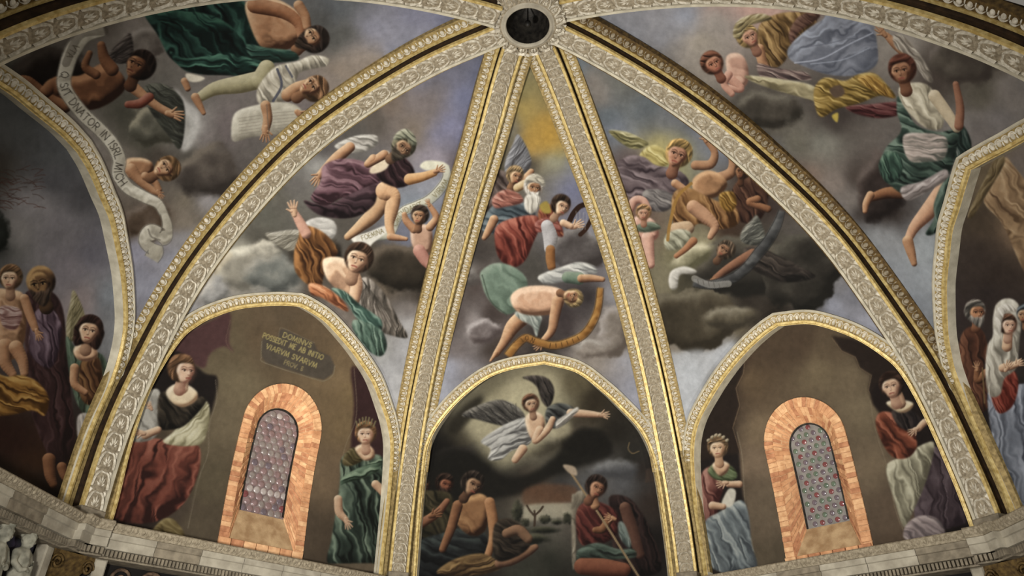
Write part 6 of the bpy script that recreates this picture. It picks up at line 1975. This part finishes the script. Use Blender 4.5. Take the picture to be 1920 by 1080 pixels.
# the wall below the cornice: one frieze panel per bay, corner pilasters with capitals
WN = ['far_left', 'left', 'back', 'right', 'far_right']
for b in range(5):
    bay = BAYS[b]
    A = bay.P(np.array([0.0]), np.array([0.045]))[0]
    B = bay.P(np.array([1.0]), np.array([0.045]))[0]
    A[2] = B[2] = 0
    h = unit(B - A)
    n = np.array([h[1], -h[0], 0.0])
    if n @ -A < 0:
        n = -n
    Z = np.array([0, 0, 1.0])
    P = [A, B]
    # plain masonry shell outside the vault and below the cornice
    V = []
    Fc = []
    q = 12
    for k in range(q):
        for u in (0.0, 1.0):
            p = bay.P(np.array([u]), np.array([k / (q - 1)]))[0]
            nn = bay.normal(np.array([0.5]), np.array([min(k / (q - 1), 0.98)]))[0]
            if nn @ (np.array([0, 0, 2.0]) - p) < 0:
                nn = -nn
            V.append(p - nn * 0.75)
    for k in range(q - 1):
        Fc.append((2 * k, 2 * k + 1, 2 * k + 3, 2 * k + 2))
    o = mesh_obj('ceiling', V, Fc, MT['shell'])
    tag(o, 'rough masonry shell behind the %s vault fresco' % CORTXT[b], None, None, 'structure')
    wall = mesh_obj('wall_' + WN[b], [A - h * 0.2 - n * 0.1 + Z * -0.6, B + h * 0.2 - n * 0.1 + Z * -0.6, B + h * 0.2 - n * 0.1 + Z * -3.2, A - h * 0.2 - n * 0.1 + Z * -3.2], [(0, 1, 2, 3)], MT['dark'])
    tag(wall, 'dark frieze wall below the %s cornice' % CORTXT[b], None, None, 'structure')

# ------------------------------------------------------------------ boss with the round opening at the crown
top = np.mean([r['sof'][-1] for r in RIB], 0)
bc = np.array([0.02, 0.0, top[2] - 0.10])


def lathe(prof, cen, n=48):
    V, Fc = [], []
    for r, z in prof:
        for k in range(n):
            t = 2 * math.pi * k / n
            V.append((cen[0] + r * math.cos(t), cen[1] + r * math.sin(t), cen[2] + z))
    for j in range(len(prof) - 1):
        for k in range(n):
            Fc.append((j * n + k, j * n + (k + 1) % n, (j + 1) * n + (k + 1) % n, (j + 1) * n + k))
    return V, Fc


boss = empty('vault_boss', bc)
tag(boss, 'round carved boss with a dark opening where all the ribs meet', 'boss')
V, Fc = lathe([(0.66, 0.32), (0.64, 0.10), (0.56, 0.02), (0.44, -0.01)], bc)
ringo = mesh_obj('carved_ring', V, Fc, MT['stucco_dark'], boss, True)
V, Fc = lathe([(0.44, -0.01), (0.41, -0.02), (0.395, -0.05), (0.37, -0.05), (0.355, 0.0)], bc)
mesh_obj('rim', V, Fc, MT['stone'], boss, True)
V, Fc = lathe([(0.355, 0.0), (0.34, 0.12), (0.30, 0.3), (0.22, 0.5), (0.02, 0.62)], bc)
mesh_obj('inner_cup', V, Fc, MT['bronze'], boss, True)
V, Fc = lathe([(0.012, 0.62), (0.012, 0.12), (0.05, 0.08), (0.055, 0.03), (0.02, -0.01), (0.0, -0.01)], bc, 12)
mesh_obj('hook', V, Fc, MT['bronze'], boss, True)
for k in range(16):
    t = 2 * math.pi * (k + 0.5) / 16
    rd = np.array([math.cos(t), math.sin(t), 0.0])
    tg = np.array([-math.sin(t), math.cos(t), 0.0])
    nz = unit(np.array([0, 0, -1.0]) + rd * 0.35)
    x = unit(rd - nz * (rd @ nz))
    put('carved_leaf', LEAF, ringo, frame_matrix(bc + rd * 0.45 + np.array([0, 0, -0.012]), x, np.cross(nz, x), nz, 0.20, 0.19, 0.05))
# ------------------------------------------------------------------ below the cornice: pilasters, statues, scrollwork
def bay_axes(b):
    bay = BAYS[b]
    A = bay.P(np.array([0.0]), np.array([0.045]))[0]
    B = bay.P(np.array([1.0]), np.array([0.045]))[0]
    A[2] = B[2] = 0
    h = unit(B - A)
    n = np.array([h[1], -h[0], 0.0])
    if n @ -A < 0:
        n = -n
    return A, B, h, n


ZV = np.array([0, 0, 1.0])


def bar_box(name, p, h, n, w, d, z0, z1, m, parent):
    me = boxmesh(name, m, -w / 2, w / 2, z0, z1, 0, d, min(w, d) * 0.12)
    return put(name, me, parent, frame_matrix(p, h, ZV, n))


def corner_pilaster(i, bl, br, label):
    Al, Bl, hl, nl = bay_axes(bl)
    Ar, Br, hr, nr = bay_axes(br)
    root = empty('corner_pilaster', Bl + ZV * -1.6)
    tag(root, label, 'pilaster')
    bar_box('strip', Bl - hl * 0.50, hl, nl, 0.17, 0.16, -1.6, -0.64, MT['stone'], root)
    bar_box('strip', Ar + hr * 0.50, hr, nr, 0.17, 0.16, -1.6, -0.64, MT['stone'], root)
    mid = unit(nl + nr)
    side = unit(np.cross(ZV, mid))
    V, Fc = [], []
    prof = [(0.20, 0.10, -1.6), (0.20, 0.12, -1.02), (0.24, 0.16, -0.99), (0.22, 0.14, -0.94), (0.30, 0.22, -0.78), (0.36, 0.28, -0.68), (0.36, 0.28, -0.64)]
    for w_, d_, z in prof:
        for sx, sd in ((-1, -0.2), (-1, 1), (1, 1), (1, -0.2)):
            V.append(Bl + side * sx * w_ + mid * d_ * sd + ZV * z)
    for k in range(len(prof) - 1):
        for j in range(3):
            Fc.append((k * 4 + j, k * 4 + j + 1, (k + 1) * 4 + j + 1, (k + 1) * 4 + j))
    mesh_obj('capital', V, Fc, MT['gilt_dark'], root)
    for sx in (-1, 1):
        V, Fc = [], []
        n_ = 26
        for k in range(n_):
            t = k / (n_ - 1) * 3.4 * math.pi
            r = 0.10 * (1 - k / n_ * 0.8)
            c_ = Bl + mid * 0.30 + side * sx * (0.24 + r * math.cos(t) * 0.9) + ZV * (-0.80 + r * math.sin(t))
            for q in range(5):
                a = 2 * math.pi * q / 5
                V.append(c_ + mid * 0.03 * math.cos(a) + ZV * 0.022 * math.sin(a))
        for k in range(n_ - 1):
            for q in range(5):
                Fc.append((k * 5 + q, k * 5 + (q + 1) % 5, (k + 1) * 5 + (q + 1) % 5, (k + 1) * 5 + q))
        mesh_obj('volute', V, Fc, MT['gilt_dark'], root, True)


corner_pilaster(1, 0, 1, 'pale corner pilaster with brown capital below the left cornice corner')
corner_pilaster(4, 3, 4, 'corner pilaster with brown capital below the right cornice corner')
corner_pilaster(2, 1, 2, 'corner pilaster below the rib left of the central lunette')
corner_pilaster(3, 2, 3, 'corner pilaster below the rib right of the central lunette')

STAT = mat('grey_white_statue_stucco', (120, 118, 104), (172, 168, 150), scale=9)


def statue(px, label, flip):
    A, B, h, n = bay_axes(0)
    head = hit_plane(np.array([px], float), A + n * 0.16, n)[0]
    root = empty('statue', head + ZV * -1.2)
    tag(root, label, 'statue', 'stucco figures of the frieze')
    S_ = 0.82
    J = [(0, 0, -0.55, .13), (0, 0.01, -0.36, .15), (0, 0.0, -0.22, .12), (0, 0, -0.15, .055), (0, 0.02, -0.05, .085), (0, 0.03, 0.05, .10), (0, 0.02, 0.11, .07),   # 0-6 pelvis .. crown
         (-0.15, 0.0, -0.22, .065), (-0.21, 0.05, -0.38, .05), (-0.12, 0.14, -0.48, .042), (-0.06, 0.17, -0.46, .035),                   # left arm 7-10
         (0.15, 0.0, -0.22, .065), (0.23, 0.03, -0.40, .05), (0.22, 0.08, -0.56, .042), (0.21, 0.10, -0.64, .035),                      # right arm 11-14
         (-0.08, 0.02, -0.72, .10), (-0.09, 0.06, -0.96, .075), (-0.09, 0.03, -1.16, .055), (-0.10, 0.10, -1.19, .045),
         (0.08, 0.02, -0.72, .10), (0.10, 0.04, -0.96, .075), (0.10, 0.0, -1.16, .055), (0.11, 0.08, -1.19, .045)]
    E = [(0, 1), (1, 2), (2, 3), (3, 4), (2, 7), (7, 8), (8, 9), (9, 10), (2, 11), (11, 12), (12, 13), (13, 14), (0, 15), (15, 16), (16, 17), (17, 18), (0, 19), (19, 20), (20, 21), (21, 22)]
    blobs = []
    for a_, b_ in E:
        for k in range(6):
            t = k / 5
            blobs.append([J[a_][q] * (1 - t) + J[b_][q] * t for q in range(4)] + [1.0])
    blobs += [[0, 0.02, 0.02, .115, 1.2], [0, 0.125, -0.005, .022, 1.5], [-0.04, 0.105, 0.045, .026, 0.7], [0.04, 0.105, 0.045, .026, 0.7], [0, 0.112, -0.055, .026, 0.7], [0, 0.095, -0.09, .034, 1.0],
              [-0.05, 0.085, -0.04, .036, 1], [0.05, 0.085, -0.04, .036, 1], [-0.115, 0.01, 0.0, .028, 1.4], [0.115, 0.01, 0.0, .028, 1.4]]
    rr_ = random.Random(3)
    for k in range(34):                    # curls of hair
        a_, b_ = rr_.uniform(0, 2 * math.pi), rr_.uniform(0.1, 1.5)
        if math.sin(a_) > 0.3 and b_ < 0.7:
            continue
        blobs.append([0.115 * math.cos(a_) * math.cos(b_), 0.02 + 0.115 * math.sin(a_) * math.cos(b_), 0.03 + 0.13 * math.sin(b_), rr_.uniform(.026, .038), 1.0])
    for k in range(4):                     # fingers of the hands
        blobs.append([-0.05 + 0.02 * k, 0.185, -0.45 - 0.01 * k, .016, 1.8])
        blobs.append([0.19 + 0.018 * k, 0.11, -0.68, .016, 1.8])
    V, Fc = [], []
    for x, y, z, r, st in blobs:
        bs = len(V)
        for j in range(1, 6):
            for k in range(8):
                th, ph = math.pi * j / 6, 2 * math.pi * k / 8
                V.append(head + (h * flip * (x + r * math.sin(th) * math.cos(ph)) + n * (y + r * math.sin(th) * math.sin(ph)) + ZV * (z + st * r * math.cos(th))) * S_)
        V += [head + (h * flip * x + n * y + ZV * (z + st * r)) * S_, head + (h * flip * x + n * y + ZV * (z - st * r)) * S_]
        for j in range(4):
            for k in range(8):
                Fc.append((bs + j * 8 + k, bs + (j + 1) * 8 + k, bs + (j + 1) * 8 + (k + 1) % 8, bs + j * 8 + (k + 1) % 8))
        for k in range(8):
            Fc += [(bs + 40, bs + k, bs + (k + 1) % 8), (bs + 41, bs + 32 + (k + 1) % 8, bs + 32 + k)]
    if flip < 0:
        Fc = [f[::-1] for f in Fc]
    o = mesh_obj('body', V, Fc, STAT, root, True)
    md = o.modifiers.new('one_surface', 'REMESH')
    md.mode = 'VOXEL'
    md.voxel_size = 0.011
    md.use_smooth_shade = True
    ms = o.modifiers.new('soften', 'SMOOTH')
    ms.factor = 0.5
    ms.iterations = 3
    # drapery across the hips and curls of hair
    V, Fc = [], []
    n_ = 24
    for j in range(9):
        t = j / 8
        z = -0.34 - 0.62 * t
        for k in range(n_):
            a = 2 * math.pi * k / n_
            r = 0.17 + 0.05 * t + 0.022 * math.sin(a * 6 + t * 3)
            V.append(head + (h * flip * (r * math.cos(a) + 0.06 * (1 - t)) + n * (r * 0.8 * math.sin(a) + 0.02) + ZV * (z + 0.10 * math.cos(a + 0.6) * (1 - t))) * S_)
    for j in range(8):
        for k in range(n_):
            Fc.append((j * n_ + k, j * n_ + (k + 1) % n_, (j + 1) * n_ + (k + 1) % n_, (j + 1) * n_ + k))
    mesh_obj('drapery', V, Fc, STAT, root, True)


statue((52, 1012), 'grey white stucco figure standing beside the left corner pilaster', 1)
statue((8, 1000), 'grey white stucco figure cut off by the left edge of the picture', -1)
A, B, h, n = bay_axes(0)
led = mesh_obj('wall_ledge', [A + h * (Lx) + n * d + ZV * z for Lx in (0.2, np.linalg.norm(B - A) - 0.2) for d, z in ((-0.1, -1.5), (0.5, -1.5), (0.5, -1.62), (-0.1, -1.62))],
               [(0, 1, 5, 4), (1, 2, 6, 5), (2, 3, 7, 6), (0, 3, 2, 1), (4, 5, 6, 7)], MT['stone_grey'])
tag(led, 'stone ledge carrying the stucco figures', None, None, 'structure')
bk = mesh_obj('wall_panel', [A + h * 0.3 - n * 0.05 + ZV * -0.64, B - h * 0.55 - n * 0.05 + ZV * -0.64, B - h * 0.55 - n * 0.05 + ZV * -1.5, A + h * 0.3 - n * 0.05 + ZV * -1.5], [(0, 1, 2, 3)],
              mat('dim_violet_green_frieze', (44, 52, 44), (74, 66, 84), scale=5))
tag(bk, 'dim violet and green painted panel behind the stucco figures', None, None, 'structure')

# curling acanthus scrolls on the dark frieze of the left bay
A, B, h, n = bay_axes(1)
SCR = mat('brown_scrollwork', (58, 44, 34), (112, 90, 70), scale=12)
root = empty('frieze_scroll', A + h * 1.4 + n * 0.0 + ZV * -0.9)
tag(root, 'brown curling scrollwork on the dark frieze right of the left corner pilaster', 'ornament')
for k in range(7):
    c_ = A + h * (0.9 + k * 0.42) + ZV * (-0.82 - 0.03 * (k % 2))
    V, Fc = [], []
    n_ = 30
    for j in range(n_):
        t = j / (n_ - 1)
        a = t * 3.6 * math.pi * (1 if k % 2 else -1)
        r = 0.19 * (1 - 0.8 * t)
        w_ = 0.035 * (1 - 0.5 * t)
        p = c_ + h * r * math.cos(a) + ZV * r * math.sin(a) + n * 0.03
        for q in range(5):
            b_ = 2 * math.pi * q / 5
            V.append(p + (h * math.cos(a) + ZV * math.sin(a)) * w_ * math.cos(b_) + n * (w_ * math.sin(b_) - 0.09))
    for j in range(n_ - 1):
        for q in range(5):
            Fc.append((j * 5 + q, j * 5 + (q + 1) % 5, (j + 1) * 5 + (q + 1) % 5, (j + 1) * 5 + q))
    mesh_obj('curl', V, Fc, SCR, root, True)
